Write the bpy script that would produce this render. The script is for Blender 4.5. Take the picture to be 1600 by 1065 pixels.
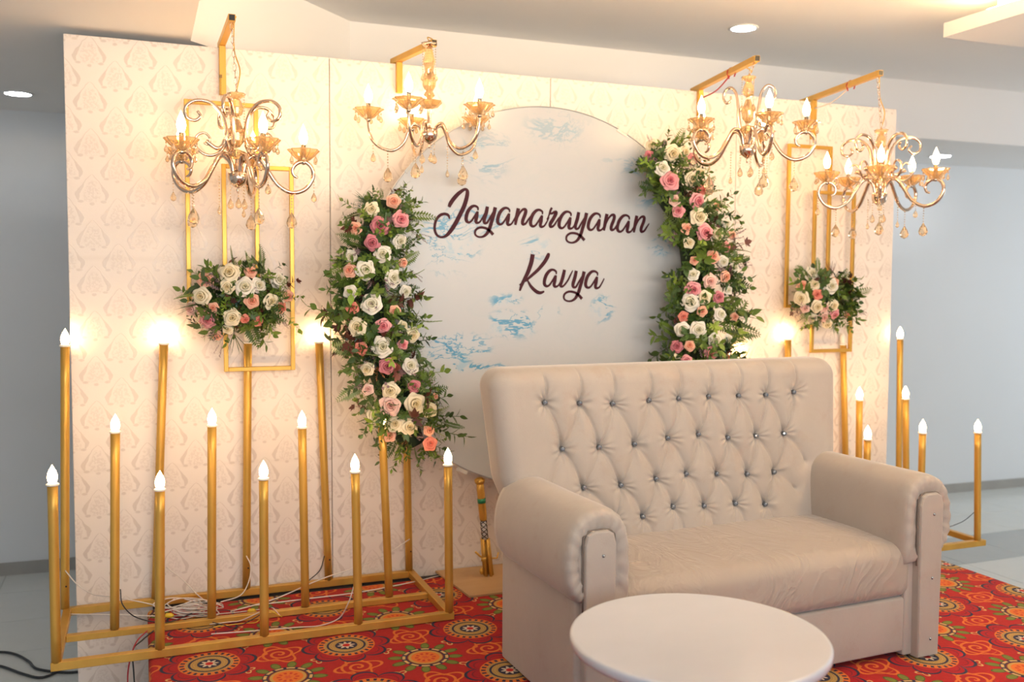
import bpy, bmesh, math, random
import numpy as np
from mathutils import Vector, Matrix, Quaternion

for o in list(bpy.data.objects): bpy.data.objects.remove(o)
C = bpy.context.scene.collection
S = bpy.context.scene
pi = math.pi

# ------------------------------------------------------------------ camera
CX, CY, CZ, YAW, PIT, ROL, FPX = .306, -4.873, 1.569, .374, .061, .005, 1483.0
_fw = Vector((math.sin(YAW)*math.cos(PIT), math.cos(YAW)*math.cos(PIT), -math.sin(PIT)))
_r0 = Vector((math.cos(YAW), -math.sin(YAW), 0)); _u0 = _r0.cross(_fw)
_r = _r0*math.cos(ROL)+_u0*math.sin(ROL); _u = -_r0*math.sin(ROL)+_u0*math.cos(ROL)
cam = bpy.data.cameras.new('camera'); co = bpy.data.objects.new('camera', cam); C.objects.link(co)
m = Matrix((_r, _u, -_fw)).transposed().to_4x4(); m.translation = Vector((CX, CY, CZ)); co.matrix_world = m
cam.sensor_width = 36; cam.lens = FPX/1600*36; cam.clip_start = .05
cam.dof.use_dof = True; cam.dof.focus_distance = 4.0; cam.dof.aperture_fstop = 1.9
S.camera = co
# ------------------------------------------------------------------ world, lights, exposure
S.view_settings.view_transform = 'Standard'; S.view_settings.look = 'None'
S.view_settings.gamma = 1; S.view_settings.use_curve_mapping = False
S.view_settings.exposure = 0.23
W = bpy.data.worlds.new('world'); S.world = W; W.use_nodes = True
bg = W.node_tree.nodes['Background']; bg.inputs[0].default_value = (.88, .94, 1.0, 1); bg.inputs[1].default_value = .40
def area(name, loc, target, sx, sy, power, col):
    l = bpy.data.lights.new(name, 'AREA'); l.shape = 'RECTANGLE'; l.size = sx; l.size_y = sy; l.energy = power; l.color = col
    o = bpy.data.objects.new(name, l); C.objects.link(o); o.location = loc
    o.rotation_euler = (Vector(target)-Vector(loc)).to_track_quat('-Z', 'Y').to_euler()
    return o
area('cool_fill_light', (1.5, -8.5, 2.0), (2.2, 0, .9), 5.0, 2.2, 132, (.83, .915, 1.0))  # added cool fill behind the camera, stands for no modelled window
area('right_wall_fill_light', (10.5, -.6, 1.5), (7.0, 2.3, 1.2), 2.0, 2.0, 42, (.85, .93, 1.0))  # added fill, out of view, to brighten the right of the back wall
area('warm_ceiling_fill_light', (2.6, -3.6, 1.9), (3.2, -1.2, 3.3), 5.0, .4, 78, (1.0, .80, .58))  # added warm fill aimed up to brighten the ceiling, not a built cove
BULB_E = 53.0
BULB_COL = (1.0, .625, .285)

# ------------------------------------------------------------------ helpers
def at(px, py, Y=None, Z=None, X=None):
    d = _fw + (px-800)/FPX*_r - (py-532.5)/FPX*_u; c = Vector((CX, CY, CZ))
    if Y is not None: t = (Y-c.y)/d.y
    elif Z is not None: t = (Z-c.z)/d.z
    else: t = (X-c.x)/d.x
    return c+d*t

class MB:
    def __init__(s): s.v = []; s.f = []; s.sm = []
    def add(s, vs, fs, smooth=False):
        b = len(s.v); s.v += [tuple(v) for v in vs]; s.f += [tuple(b+i for i in f) for f in fs]; s.sm += [smooth]*len(fs); return s
    def box(s, lo, hi, M=None):
        x0, y0, z0 = lo; x1, y1, z1 = hi
        vs = [Vector(p) for p in ((x0,y0,z0),(x1,y0,z0),(x1,y1,z0),(x0,y1,z0),(x0,y0,z1),(x1,y0,z1),(x1,y1,z1),(x0,y1,z1))]
        if M: vs = [M@v for v in vs]
        return s.add(vs, [(0,3,2,1),(4,5,6,7),(0,1,5,4),(1,2,6,5),(2,3,7,6),(3,0,4,7)])
    def rbox(s, lo, hi, r, seg=3, cuts=0, fn=None):
        bm = bmesh.new(); bmesh.ops.create_cube(bm, size=1)
        for v in bm.verts: v.co = Vector(((lo[0]+hi[0])/2+v.co.x*(hi[0]-lo[0]), (lo[1]+hi[1])/2+v.co.y*(hi[1]-lo[1]), (lo[2]+hi[2])/2+v.co.z*(hi[2]-lo[2])))
        if cuts: bmesh.ops.subdivide_edges(bm, edges=bm.edges[:], cuts=cuts, use_grid_fill=True)
        if r:
            ed = [e for e in bm.edges if len(e.link_faces) == 2 and e.calc_face_angle(0) > .5]
            bmesh.ops.bevel(bm, geom=ed, offset=r, segments=seg, affect='EDGES', profile=.5)
        if fn:
            for v in bm.verts: v.co = fn(v.co)
        bmesh.ops.recalc_face_normals(bm, faces=bm.faces)
        bm.verts.index_update()
        s.add([v.co.copy() for v in bm.verts], [[v.index for v in f.verts] for f in bm.faces], seg > 2); bm.free(); return s
    def sbox(s, lo, hi, r, n=12, e=5, fn=None):
        def ax(a, b):
            L = b-a; q = [r*(1-math.tan((1-i/e)*pi/4)) for i in range(e)]
            return [a+v for v in q]+[a+r+(L-2*r)*i/n for i in range(n+1)]+[b-v for v in reversed(q)]
        A = [ax(lo[k], hi[k]) for k in range(3)]; bm = bmesh.new()
        for k in range(3):
            u, w = (k+1) % 3, (k+2) % 3
            for side in (0, 1):
                G = []
                for a in A[u]:
                    row = []
                    for b in A[w]:
                        q = [0, 0, 0]; q[k] = (lo, hi)[side][k]; q[u] = a; q[w] = b
                        inn = [min(max(q[j], lo[j]+r), hi[j]-r) for j in range(3)]; d = Vector(q)-Vector(inn)
                        row.append(bm.verts.new(Vector(inn)+d.normalized()*r))
                    G.append(row)
                for i in range(len(G)-1):
                    for j in range(len(G[0])-1):
                        f = (G[i][j], G[i+1][j], G[i+1][j+1], G[i][j+1]); bm.faces.new(f if side else f[::-1])
        bmesh.ops.remove_doubles(bm, verts=bm.verts, dist=1e-5); bmesh.ops.recalc_face_normals(bm, faces=bm.faces)
        if fn:
            for v in bm.verts: v.co = fn(v.co)
        bm.verts.index_update(); s.add([v.co.copy() for v in bm.verts], [[v.index for v in f.verts] for f in bm.faces], True); bm.free(); return s
    def tube(s, pts, r, n=8, caps=True, closed=False):
        pts = [Vector(p) for p in pts]; k = len(pts); rs = r if hasattr(r, '__len__') else [r]*k
        T = []
        for i in range(k):
            a = pts[(i-1) % k] if (closed or i) else pts[0]; b = pts[(i+1) % k] if (closed or i < k-1) else pts[-1]
            t = (b-a); T.append(t.normalized() if t.length > 1e-9 else Vector((0, 0, 1)))
        nrm = T[0].orthogonal().normalized(); vs = []
        for i in range(k):
            if i: nrm = (T[i-1].rotation_difference(T[i])@nrm).normalized()
            bn = T[i].cross(nrm)
            for j in range(n):
                a = 2*pi*j/n; vs.append(pts[i]+(nrm*math.cos(a)+bn*math.sin(a))*rs[i])
        fs = []
        for i in range(k if closed else k-1):
            for j in range(n):
                a = i*n+j; b = i*n+(j+1) % n; c = ((i+1) % k)*n; fs.append((a, b, c+(j+1) % n, c+j))
        if caps and not closed: fs += [tuple(range(n-1, -1, -1)), tuple((k-1)*n+j for j in range(n))]
        return s.add(vs, fs, True)
    def lathe(s, prof, o=(0,0,0), n=16, M=None, flute=0, fn=0):
        vs = []; k = len(prof)
        for (r, z) in prof:
            for j in range(n):
                a = 2*pi*j/n; rr = r*(1+flute*math.cos(fn*a)) if flute else r
                v = Vector((rr*math.cos(a), rr*math.sin(a), z)); v = M@v if M else v+Vector(o); vs.append(v)
        fs = []
        for i in range(k-1):
            for j in range(n): fs.append((i*n+j, i*n+(j+1) % n, (i+1)*n+(j+1) % n, (i+1)*n+j))
        if prof[0][0] > 1e-6: fs.append(tuple(range(n-1, -1, -1)))
        if prof[-1][0] > 1e-6: fs.append(tuple((k-1)*n+j for j in range(n)))
        return s.add(vs, fs, True)
    def ball(s, c, r, n=8, m_=5, sz=1):
        return s.lathe([(r*math.sin(pi*i/m_) if 0 < i < m_ else 0, -r*sz*math.cos(pi*i/m_)) for i in range(m_+1)], c, n)
    def flat(s): s.sm = [False]*len(s.sm); return s
    def mesh(s, name, mat):
        me = bpy.data.meshes.new(name); me.from_pydata(s.v, [], s.f)
        me.polygons.foreach_set('use_smooth', s.sm); me.validate(); me.update()
        if mat: me.materials.append(mat)
        return me
    def build(s, name, mat, parent=None, org=None):
        if org is not None:
            o = Vector(org); s.v = [tuple(Vector(v)-o) for v in s.v]
        return link(name, s.mesh(name, mat), parent)
def link(name, me, parent=None, loc=None, M=None):
    o = bpy.data.objects.new(name, me); C.objects.link(o)
    if parent: o.parent = parent
    if M is not None: o.matrix_basis = M
    elif loc is not None: o.location = loc
    return o
def tag(o, label=None, cat=None, group=None, kind=None):
    if label: o['label'] = label
    if cat: o['category'] = cat
    if group: o['group'] = group
    if kind: o['kind'] = kind
    return o
def thing(name, label, cat, loc=(0,0,0), group=None):
    o = bpy.data.objects.new(name, None); C.objects.link(o); o.location = loc; o.empty_display_size = .1
    return tag(o, label, cat, group)
def catmull(P, sub=6):
    P = [np.array(p, float) for p in P]; out = []
    Q = [2*P[0]-P[1]]+P+[2*P[-1]-P[-2]]
    for i in range(1, len(Q)-2):
        a, b, c, d = Q[i-1:i+3]
        for k in range(sub):
            t = k/sub; out.append(.5*(2*b+(c-a)*t+(2*a-5*b+4*c-d)*t*t+(3*b-a-3*c+d)*t**3))
    out.append(P[-1]); return [Vector([float(c_) for c_ in p]) for p in out]

# ------------------------------------------------------------------ materials
def mat(name, col, rough=.5, metal=0, **k):
    M = bpy.data.materials.new(name); M.use_nodes = True; b = M.node_tree.nodes['Principled BSDF']
    b.inputs['Base Color'].default_value = (*col, 1); b.inputs['Roughness'].default_value = rough; b.inputs['Metallic'].default_value = metal
    for a, v in k.items():
        a = a.replace('_', ' ')
        b.inputs[a].default_value = (*v, 1) if isinstance(v, tuple) else v
    return M
class E:
    nt = None
    def __init__(s, k): s.k = k
    @staticmethod
    def op(o, *a, clamp=False):
        n = E.nt.nodes.new('ShaderNodeMath'); n.operation = o; n.use_clamp = clamp
        for i, x in enumerate(a):
            if isinstance(x, E): E.nt.links.new(x.k, n.inputs[i])
            else: n.inputs[i].default_value = x
        return E(n.outputs[0])
    def __add__(s, o): return E.op('ADD', s, o)
    __radd__ = __add__
    def __sub__(s, o): return E.op('SUBTRACT', s, o)
    def __rsub__(s, o): return E.op('SUBTRACT', o, s)
    def __mul__(s, o): return E.op('MULTIPLY', s, o)
    __rmul__ = __mul__
    def __truediv__(s, o): return E.op('DIVIDE', s, o)
    def __abs__(s): return E.op('ABSOLUTE', s)
def sin(a): return E.op('SINE', a)
def cos(a): return E.op('COSINE', a)
def frac(a): return E.op('FRACT', a)
def fl(a): return E.op('FLOOR', a)
def sqrt(a): return E.op('SQRT', a)
def emin(a, b): return E.op('MINIMUM', a, b)
def emax(a, b): return E.op('MAXIMUM', a, b)
def lt(a, w, soft):      # 1 where a < w, soft edge
    n = E.nt.nodes.new('ShaderNodeMapRange'); n.interpolation_type = 'SMOOTHSTEP'
    E.nt.links.new(a.k, n.inputs[0])
    for i, v in ((1, w-soft), (2, w+soft), (3, 1.0), (4, 0.0)): n.inputs[i].default_value = v
    return E(n.outputs[0])
def band(a, lo, hi, soft): return lt(abs(a-(lo+hi)/2), (hi-lo)/2, soft)
def coords(kind='Object'):
    t = E.nt.nodes.new('ShaderNodeTexCoord'); sp = E.nt.nodes.new('ShaderNodeSeparateXYZ'); E.nt.links.new(t.outputs[kind], sp.inputs[0])
    return t.outputs[kind], E(sp.outputs[0]), E(sp.outputs[1]), E(sp.outputs[2])
def noise(vec, scale, detail=3, rough=.5, stretch=None, dist=0, off=None):
    if stretch or off:
        mp = E.nt.nodes.new('ShaderNodeMapping'); E.nt.links.new(vec, mp.inputs[0])
        if stretch: mp.inputs['Scale'].default_value = stretch
        if off: mp.inputs['Location'].default_value = off
        vec = mp.outputs[0]
    n = E.nt.nodes.new('ShaderNodeTexNoise'); n.inputs['Scale'].default_value = scale; n.inputs['Detail'].default_value = detail
    n.inputs['Roughness'].default_value = rough; n.inputs['Distortion'].default_value = dist; E.nt.links.new(vec, n.inputs['Vector'])
    return E(n.outputs['Fac'])
def mix(f, a, b):
    n = E.nt.nodes.new('ShaderNodeMix'); n.data_type = 'RGBA'
    E.nt.links.new(f.k, n.inputs[0]) if isinstance(f, E) else setattr(n.inputs[0], 'default_value', f)
    for i, x in ((6, a), (7, b)):
        if isinstance(x, tuple): n.inputs[i].default_value = (*x, 1)
        else: E.nt.links.new(x, n.inputs[i])
    return n.outputs[2]
def setc(M, col=None, rough=None, bump=None, bstr=.3, bdist=.002):
    b = M.node_tree.nodes['Principled BSDF']; L = M.node_tree.links
    if col is not None: L.new(col, b.inputs['Base Color'])
    if rough is not None: L.new(rough.k, b.inputs['Roughness'])
    if bump is not None:
        n = M.node_tree.nodes.new('ShaderNodeBump'); n.inputs['Strength'].default_value = bstr; n.inputs['Distance'].default_value = bdist
        L.new(bump.k, n.inputs['Height']); L.new(n.outputs[0], b.inputs['Normal'])
def begin(M): E.nt = M.node_tree; return M

wall_m = begin(mat('wall_paint', (.70, .725, .74), .6)); v, x, y, z = coords()
setc(wall_m, mix(noise(v, 1.2, 4), (.68, .705, .72), (.73, .755, .77)), bump=noise(v, 30, 3), bstr=.08)
ceil_m = begin(mat('ceiling_paint', (.74, .73, .72), .7)); v, x, y, z = coords()
setc(ceil_m, mix(noise(v, .9, 3), (.82, .81, .80), (.86, .85, .84)), bump=noise(v, 2.2, 3), bstr=.25, bdist=.02)
skirt_m = begin(mat('skirting_tile', (.33, .32, .30), .3)); v, x, y, z = coords()
setc(skirt_m, mix(noise(v, 8, 4), (.30, .29, .27), (.38, .37, .34)))
def tile_mat(name, a, b_):
    M = begin(mat(name, a, .12)); v, x, y, z = coords()
    setc(M, mix(noise(v, 2.5, 5, .6, dist=1.5), a, b_), rough=noise(v, 12, 3)*.1+.10); return M
tile_w = tile_mat('floor_tile_pale', (.60, .63, .61), (.70, .73, .70))
tile_g = tile_mat('floor_tile_grey', (.36, .39, .39), (.43, .46, .45))
grout_m = mat('tile_grout', (.42, .43, .41), .8)

gold_m = begin(mat('gold_paint', (.62, .36, .07), .38, .55)); v, x, y, z = coords()
nn = noise(v, 9, 4, .6, stretch=(1, 1, .35))
setc(gold_m, mix(nn, (.50, .27, .045), (.76, .46, .10)), rough=nn*.25+.26, bump=noise(v, 60, 3), bstr=.15)
golddark_m = mat('dark_gold_brown', (.22, .13, .04), .5, .3)  # dark brown of the frames' hanging wires
black_m = mat('black_plastic', (.01, .01, .01), .35)

# satin damask
dam_m = begin(mat('damask_fabric', (.8, .7, .6), .5, Sheen_Weight=.15)); v, x, y, z = coords()
def damask(off):
    cx = x/.22+off; cz = z/.212+off
    u = frac(cx)-.5; t = frac(cz); au = abs(u)
    q = emin(emax((.30-t)/.30, 0.0), 1.0); lo = sqrt(emax(1.0-q*q, 0.0))
    hi = emax(1.0-emax(t-.30, 0.0)/.44, 0.0); f = lo*E.op('POWER', hi, .75)*.29
    wob = (noise(v, 34, 3)-.5)*.09; wid = lt(abs(t-.34), .12, .12)*.040+.008
    out = lt(abs(au-f+wob*.7)-wid, 0.0, .012)*band(t, .17, .74, .015)
    fill = lt(au-f*.60+wob*1.6, 0.0, .03)*band(t, .15, .60, .04)
    holes = lt(noise(v, 85, 2)*-1.0, -.50, .04)
    bow = lt(sqrt((au-.22)*(au-.22)*.8+(t-.15)*(t-.15)*3.0)+wob*.6, .050, .02)
    crown = lt(sqrt(au*au*1.0+(t-.10)*(t-.10)*2.0)+wob*.5, .045, .02)
    return emax(emax(out, emax(bow, crown)), fill*(1.0-holes*.9)*.55)
dm = emax(damask(0.0), damask(.5))
big = noise(v, 1.3, 3)
weave = noise(v, 420, 2, stretch=(1, 1, .25))
crease = emax(lt(abs(z-1.676+noise(v, 3, 2)*.012), .010, .012), lt(abs(z-.672+noise(v, 3, 2)*.014), .008, .010)*.8)
base = mix(big, (.78, .71, .655), (.86, .79, .73))
colr = mix(dm*.60, base, (.58, .50, .445))
setc(dam_m, mix(crease*.10, colr, (.5, .4, .33)), rough=.62-dm*.30, bump=dm*.5+weave*.25-crease*.6+noise(v, 5, 2)*.8, bstr=.35, bdist=.0025)

# carpet
carp_m = begin(mat('patterned_carpet', (.5, .02, .02), .95, Sheen_Weight=.05, Specular_IOR_Level=.15)); v, x, y, z = coords()
def cell(ox, oy):
    a = (frac((x-ox)/.567+.5)-.5)*.567; b_ = (frac((y-oy)/.497+.5)-.5)*.497
    r = sqrt(a*a+b_*b_); th = E.op('ARCTAN2', b_, a); return a, b_, r, th
RED = (.47, .016, .014); ORG = (.66, .16, .022); TAN = (.50, .30, .07); NAVY = (.022, .022, .05); OLV = (.16, .19, .03); CRM = (.62, .40, .14)
soft = .0025
c = mix(noise(v, 60, 3), (.31, .008, .007), (.43, .016, .012))
# scrolls
for (ox, oy, ph) in ((.8305, -.866, 0.), (.547, -.6175, 1.0)):
    a, b_, r, th = cell(ox, oy)
    k = frac(r/.034-th*(1/(2*pi))*1.0+ph); s1 = lt(abs(k-.5), .17, .06)*lt(r, .075, .004)
    k2 = abs(r-(sin(th*4.0+ph)*.022+.078)); s2 = lt(k2, .0065, .003)
    c = mix(emax(s1, s2)*.95, c, ORG)
for (ox, oy) in ((.689, -.742), (.972, -.990), (.972, -.742), (.689, -.990)):
    a, b_, r, th = cell(ox, oy)
    k2 = abs(r-(sin(th*3.0)*.010+.020)); c = mix(lt(k2, .0045, .002)*.9, c, CRM)
# medallion A
a, b_, r, th = cell(.547, -.866)
lob = sqrt(abs(cos(th*4.0)))*.058+.128
c = mix(lt(r-lob, 0, soft), c, (.36, .008, .012))
c = mix(lt(abs(r-lob), .0065, soft), c, NAVY)
c = mix(lt(abs(r-lob+.028), .003, soft)*.7, c, (.12, .01, .02))
c = mix(lt(r, .122, soft), c, ORG)
c = mix(band(r, .098, .117, soft)*lt(sin(th*24.0), -.1, .25), c, NAVY)
c = mix(lt(r, .095, soft), c, TAN)
c = mix(lt(r, .095, soft)*lt(abs(sin(r*260.0+sin(th*16.0)*2.0)), .45, .2), c, (.25, .17, .09))
c = mix(band(r, .074, .084, soft), c, NAVY)
c = mix(lt(r, .048, soft), c, NAVY)
c = mix(lt(r-(cos(th*8.0)*.009+.029), 0, soft), c, (.60, .50, .38))
c = mix(lt(r, .016, soft), c, RED)
# medallion B
a, b_, r, th = cell(.8305, -1.1145)
kk = frac(th*(12/(2*pi)))-.5
q = sqrt((r-.125)*(r-.125)*.45+(kk*r*.5236)*(kk*r*.5236)*1.2)
c = mix(lt(q, .0215, .002), c, (.07, .09, .015)); c = mix(lt(q, .017, .002), c, OLV)
c = mix(lt(r, .100, soft), c, NAVY)
c = mix(band(r, .084, .096, soft)*lt(abs(kk), .36, .06), c, CRM)
c = mix(lt(r, .078, soft), c, (.16, .02, .02)); c = mix(lt(r, .072, soft), c, TAN)
c = mix(lt(r, .060, soft), c, ORG)
c = mix(band(r, .028, .044, soft)*lt(sin(th*10.0), 0, .3)*.8, c, RED)
c = mix(lt(r-(cos(th*6.0)*.004+.014), 0, soft), c, (.60, .10, .03))
setc(carp_m, c, bump=noise(v, 500, 2)+noise(v, 30, 2), bstr=.5, bdist=.003)
skirtcloth_m = mat('dark_stage_cloth', (.035, .037, .042), .8)

# marble print
marb_m = begin(mat('marble_print', (.7, .7, .7), .32)); v, x, y, z = coords()
wv = noise(v, 1.7, 4, .55); 
bse = mix(noise(v, 1.6, 3, off=(3, 1, 2)), (.41, .445, .485), (.50, .52, .545))
n1 = noise(v, 2.4, 7, .62, dist=.8, off=(1.3, 0, 4.1), stretch=(1, 1, 1.9)); vein = lt(abs(n1-.5), .017, .008)
n3 = noise(v, 4.4, 6, .6, dist=.5, off=(5.3, 0, 2.1), stretch=(1, 1, 1.7)); vein = emax(vein, lt(abs(n3-.47), .009, .008)*.8)
n2 = noise(v, 9.0, 5, .7, dist=.4, off=(7, 0, 1)); spk = lt(n2*-1.0, -.59, .04)
def blob(px, pz, rx, rz, k=1.0):
    return lt(sqrt((x-px)*(x-px)/(rx*rx)+(z-pz)*(z-pz)/(rz*rz))+(noise(v, 8, 3)-.5)*1.2, .75, .35)*k
msk = None
for (qx, qy, rx, rz, k) in ((700, 375, .17, .20, .9), (745, 345, .2, .10, .6), (840, 385, .10, .08, .7), (715, 545, .22, .10, 1.), (800, 505, .16, .10, 1.), (790, 470, .10, .05, .9), (735, 573, .2, .035, 1.), (855, 490, .10, .06, .7), (940, 480, .08, .09, .7), (1035, 385, .12, .07, .6), (1020, 270, .16, .2, .7), (760, 240, .16, .14, .45), (870, 200, .2, .12, .3), (985, 245, .2, .1, .3)):
    p = at(qx, qy, Y=-.22); e_ = blob(p.x, p.z, rx, rz, k); msk = e_ if msk is None else emax(msk, e_)
c = mix(msk*.20, bse, (.44, .56, .63))
c = mix(emin(msk*vein*1.3, 1.0), c, (.045, .25, .44)); c = mix(msk*spk*.45, c, (.16, .40, .58)); c = mix(vein*.10, c, (.35, .45, .5))
setc(marb_m, c, bump=noise(v, 2.0, 2), bstr=.05)
plum_m = mat('plum_vinyl', (.045, .005, .013), .65, Specular_IOR_Level=.25)
ply_m = begin(mat('plywood', (.5, .3, .13), .55)); v, x, y, z = coords()
setc(ply_m, mix(noise(v, 5, 5, .6, stretch=(.3, 2, 1), dist=.6), (.42, .25, .115), (.60, .39, .20)))

velvet_m = begin(mat('taupe_velvet', (.5, .44, .39), .75, Sheen_Weight=.35, Sheen_Roughness=.4)); v, x, y, z = coords()
nn = noise(v, 3.2, 5, .6, stretch=(1, 1, .6)); st = noise(v, 7, 6, .7, off=(2, 5, 1))
c = mix(nn, (.325, .285, .25), (.405, .36, .325)); c = mix(lt(st*-1.0, -.60, .08)*.35, c, (.33, .26, .21))
setc(velvet_m, c, bump=noise(v, 260, 2)*.25+noise(v, 9, 3, .5, stretch=(1, 1, 1), dist=.4)*.9, bstr=.3, bdist=.006)
seat_m = begin(mat('taupe_seat_velvet', (.5, .44, .39), .7, Sheen_Weight=.35, Sheen_Roughness=.4)); v, x, y, z = coords()
c = mix(nn := noise(v, 2.6, 5, .6), (.30, .25, .21), (.385, .335, .295))
wr = noise(v, 4.5, 3, .5, stretch=(1.0, .55, .8), dist=2.2); ridg = 1.0-abs(wr-.5)*9.0
setc(seat_m, c, bump=emax(ridg, 0.0)*.8+noise(v, 5, 2)*.8, bstr=.35, bdist=.010)
crystal_m = mat('crystal_button', (.30, .34, .40), .12, .8)
seam_m = mat('dark_seam_thread', (.16, .13, .11), .9)  # dark thread colour of the sofa post piping
table_m = begin(mat('white_laminate', (.70, .70, .71), .22, Coat_Weight=.3)); v, x, y, z = coords()
setc(table_m, mix(noise(v, 6, 5, .6, stretch=(1, 2, 1)), (.58, .60, .65), (.62, .64, .69)), rough=noise(v, 4, 2)*.06+.22)
chrome_m = begin(mat('rose_gold_chrome', (.80, .62, .48), .14, 1.0)); v, x, y, z = coords()
setc(chrome_m, mix(noise(v, 14, 2), (.52, .42, .34), (.88, .66, .49)))
dchrome_m = mat('dark_chrome', (.42, .38, .34), .12, 1.0)
glass_m = mat('champagne_glass', (1.0, .72, .38), .04, Transmission_Weight=.75, IOR=1.45, Coat_Weight=.4)
clear_m = mat('crystal_glass', (1.0, .80, .56), .03, Transmission_Weight=.85, IOR=1.5)
bulb_m = mat('warm_bulb', (1, .9, .8), .3, Emission_Color=BULB_COL, Emission_Strength=BULB_E)
collar_m = mat('white_collar', (.85, .80, .72), .4)
down_m = mat('downlight_diffuser', (1, 1, 1), .4, Emission_Color=(.93, .96, 1.0), Emission_Strength=55.0)
whiteplastic_m = mat('white_plastic', (.8, .8, .8), .4)
wirew_m = mat('wire_white', (.72, .66, .60), .5); wireb_m = mat('wire_black', (.015, .017, .02), .4); wirer_m = mat('wire_red', (.35, .01, .02), .45)
wirey_m = mat('yellow_tape', (.75, .50, .03), .4); green_m = mat('green_tape', (.02, .22, .10), .35)
cove_m = mat('cove_strip', (1, .8, .5), .5, Emission_Color=(1.0, .66, .30), Emission_Strength=260.0)
tape_m = mat('clear_tape', (.85, .85, .82), .15, Transmission_Weight=.5)
# ------------------------------------------------------------------ the room
FZ = -.5; H1 = 2.735; H2 = 3.176; FY = 1.05
def wy(x): return 2.535-.0335*(x+.64)
def struct(name, mb, m_): return tag(mb.build(name, m_), kind='structure')
b = MB(); xa, xb = -6.0, 12.0
b.add([(xa, wy(xa), FZ), (xb, wy(xb), FZ), (xb, wy(xb), H1), (xa, wy(xa), H1), (xa, wy(xa)+.15, FZ), (xb, wy(xb)+.15, FZ), (xb, wy(xb)+.15, H2+.2), (xa, wy(xa)+.15, H2+.2)],
      [(0, 1, 2, 3), (5, 4, 7, 6), (4, 0, 3, 7), (1, 5, 6, 2), (3, 2, 6, 7), (4, 5, 1, 0)])
struct('wall_back', b, wall_m)
b = MB(); b.add([(xa, wy(xa)-.012, FZ), (xb, wy(xb)-.012, FZ), (xb, wy(xb)-.012, FZ+.09), (xa, wy(xa)-.012, FZ+.09), (xa, wy(xa)+.01, FZ), (xb, wy(xb)+.01, FZ), (xb, wy(xb)+.01, FZ+.09), (xa, wy(xa)+.01, FZ+.09)],
      [(0, 1, 2, 3), (3, 2, 6, 7), (4, 0, 3, 7), (1, 5, 6, 2)])
struct('baseboard_back', b, skirt_m)
# floor with separate tiles in the strip that shows
fo = struct('floor', MB().box((-6, -10, FZ-.1), (12, 2.8, FZ-.004)), grout_m)
ty = [2.7, 2.1, 1.5, .96, .36, -.24, -.84, -1.44]
tm_w = []; 
for i in range(24):
    for j in range(len(ty)-1):
        x0 = -3.0+i*.6; y1, y0 = ty[j], ty[j+1]
        if x0 < 12 and (j < 6 or x0 > 4.6):
            g = (j == 3 and x0 > 4.7)
            key = (round(y1-y0, 2), g)
            me = next((q for k_, q in tm_w if k_ == key), None)
            if me is None:
                me = MB().box((.002, .002, 0), (.598, y1-y0-.002, .004)).mesh('tile', tile_g if g else tile_w); tm_w.append((key, me))
            link('tile', me, fo, (x0, y0, FZ-.004))
pl = MB().box((-6, -10, FZ-.004), (12, -1.44, FZ)); pl.build('tile_field', tile_w, fo)['kind'] = 'stuff'
# lower ceiling ring (left strip, back strip) around a raised tray with a chamfered corner
A = (.56, FY-(1.545-.56)); Bc = (1.545, FY)
b = MB()
poly = [(-6, -10), (A[0], -10), A, Bc, (12, FY), (12, 2.8), (-6, 2.8)]
n = len(poly)
vs = [(p[0], p[1], H1) for p in poly]+[(p[0], p[1], H2+.1) for p in poly]
# underside split in convex quads
fs = [(0, 6, 2, 1), (6, 3, 2), (6, 5, 4, 3), (1, 2, 9, 8), (2, 3, 10, 9), (3, 4, 11, 10), (0, 1, 8, 7), (6, 0, 7, 13), (4, 5, 12, 11)]
b.add(vs, fs); struct('ceiling_soffit', b, ceil_m)
struct('ceiling', MB().box((-6, -10, H2), (12, 2.8, H2+.1)), ceil_m)
# suspended slab with a warm cove, front right
p = at(1474, 58.3, Z=3.02); q = at(1475, 39, X=p.x)
p0 = at(1474, 58.3, Z=2.98)
zt = 2.98+ (p0-Vector((CX, CY, CZ))).length*19/FPX*.99
struct('trim_1', MB().box((p0.x, -5.5, 2.98), (9.5, p0.y, zt)), ceil_m)
b = MB().box((p0.x+.16, -5.4, zt), (9.4, p0.y-.22, H2))
cv = b.build('cove_riser', ceil_m); tag(cv, kind='structure'); cv.name = 'trim_2'
b = MB().box((p0.x+.06, -5.2, zt+.002), (p0.x+.10, p0.y-.24, zt+.022))
cl = b.build('cove_light_strip', cove_m); tag(cl, 'warm light strip on top of the suspended ceiling slab at upper right', 'light strip')

def downlight(loc, label, r=.055):
    t = thing('ceiling_light', label, 'ceiling light', loc, 'round recessed ceiling lights')
    MB().lathe([(r*1.22, 0), (r*1.25, -.006), (r*1.02, -.008), (r, -.002)], n=28).build('trim_ring', whiteplastic_m, t)
    MB().lathe([(0, -.004), (r, -.004)], n=28).build('diffuser', down_m, t)
p = at(28, 145.6, Z=H1); downlight(p, 'round white downlight in the low ceiling left of the backdrop', .075)
p = at(1469.6, 243.4, Z=H1); downlight(p, 'round white downlight behind the far right chandelier', .085)
p = at(1161.6, 43.3, Z=H2); downlight(p, 'round white downlight in the high ceiling above the right chandeliers', .075)

# platform with carpet
t = thing('stage_platform', 'low stage platform covered in red carpet with round floral medallions', 'stage', (2.44, -2.9, FZ))
o_ = (2.44, -2.9, FZ)
MB().box((.34, -5.6, FZ), (4.54, -.012, -.012)).build('platform_deck', skirtcloth_m, t, o_)
def cf(c_): return c_
cb = MB().rbox((.315, -5.62, FZ+.01), (4.565, -.085, 0.0), .02, 4)
ca = link('carpet', cb.mesh('carpet', carp_m), None); ca.parent = t; ca.location = (-2.44, 2.9, -FZ)

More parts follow.
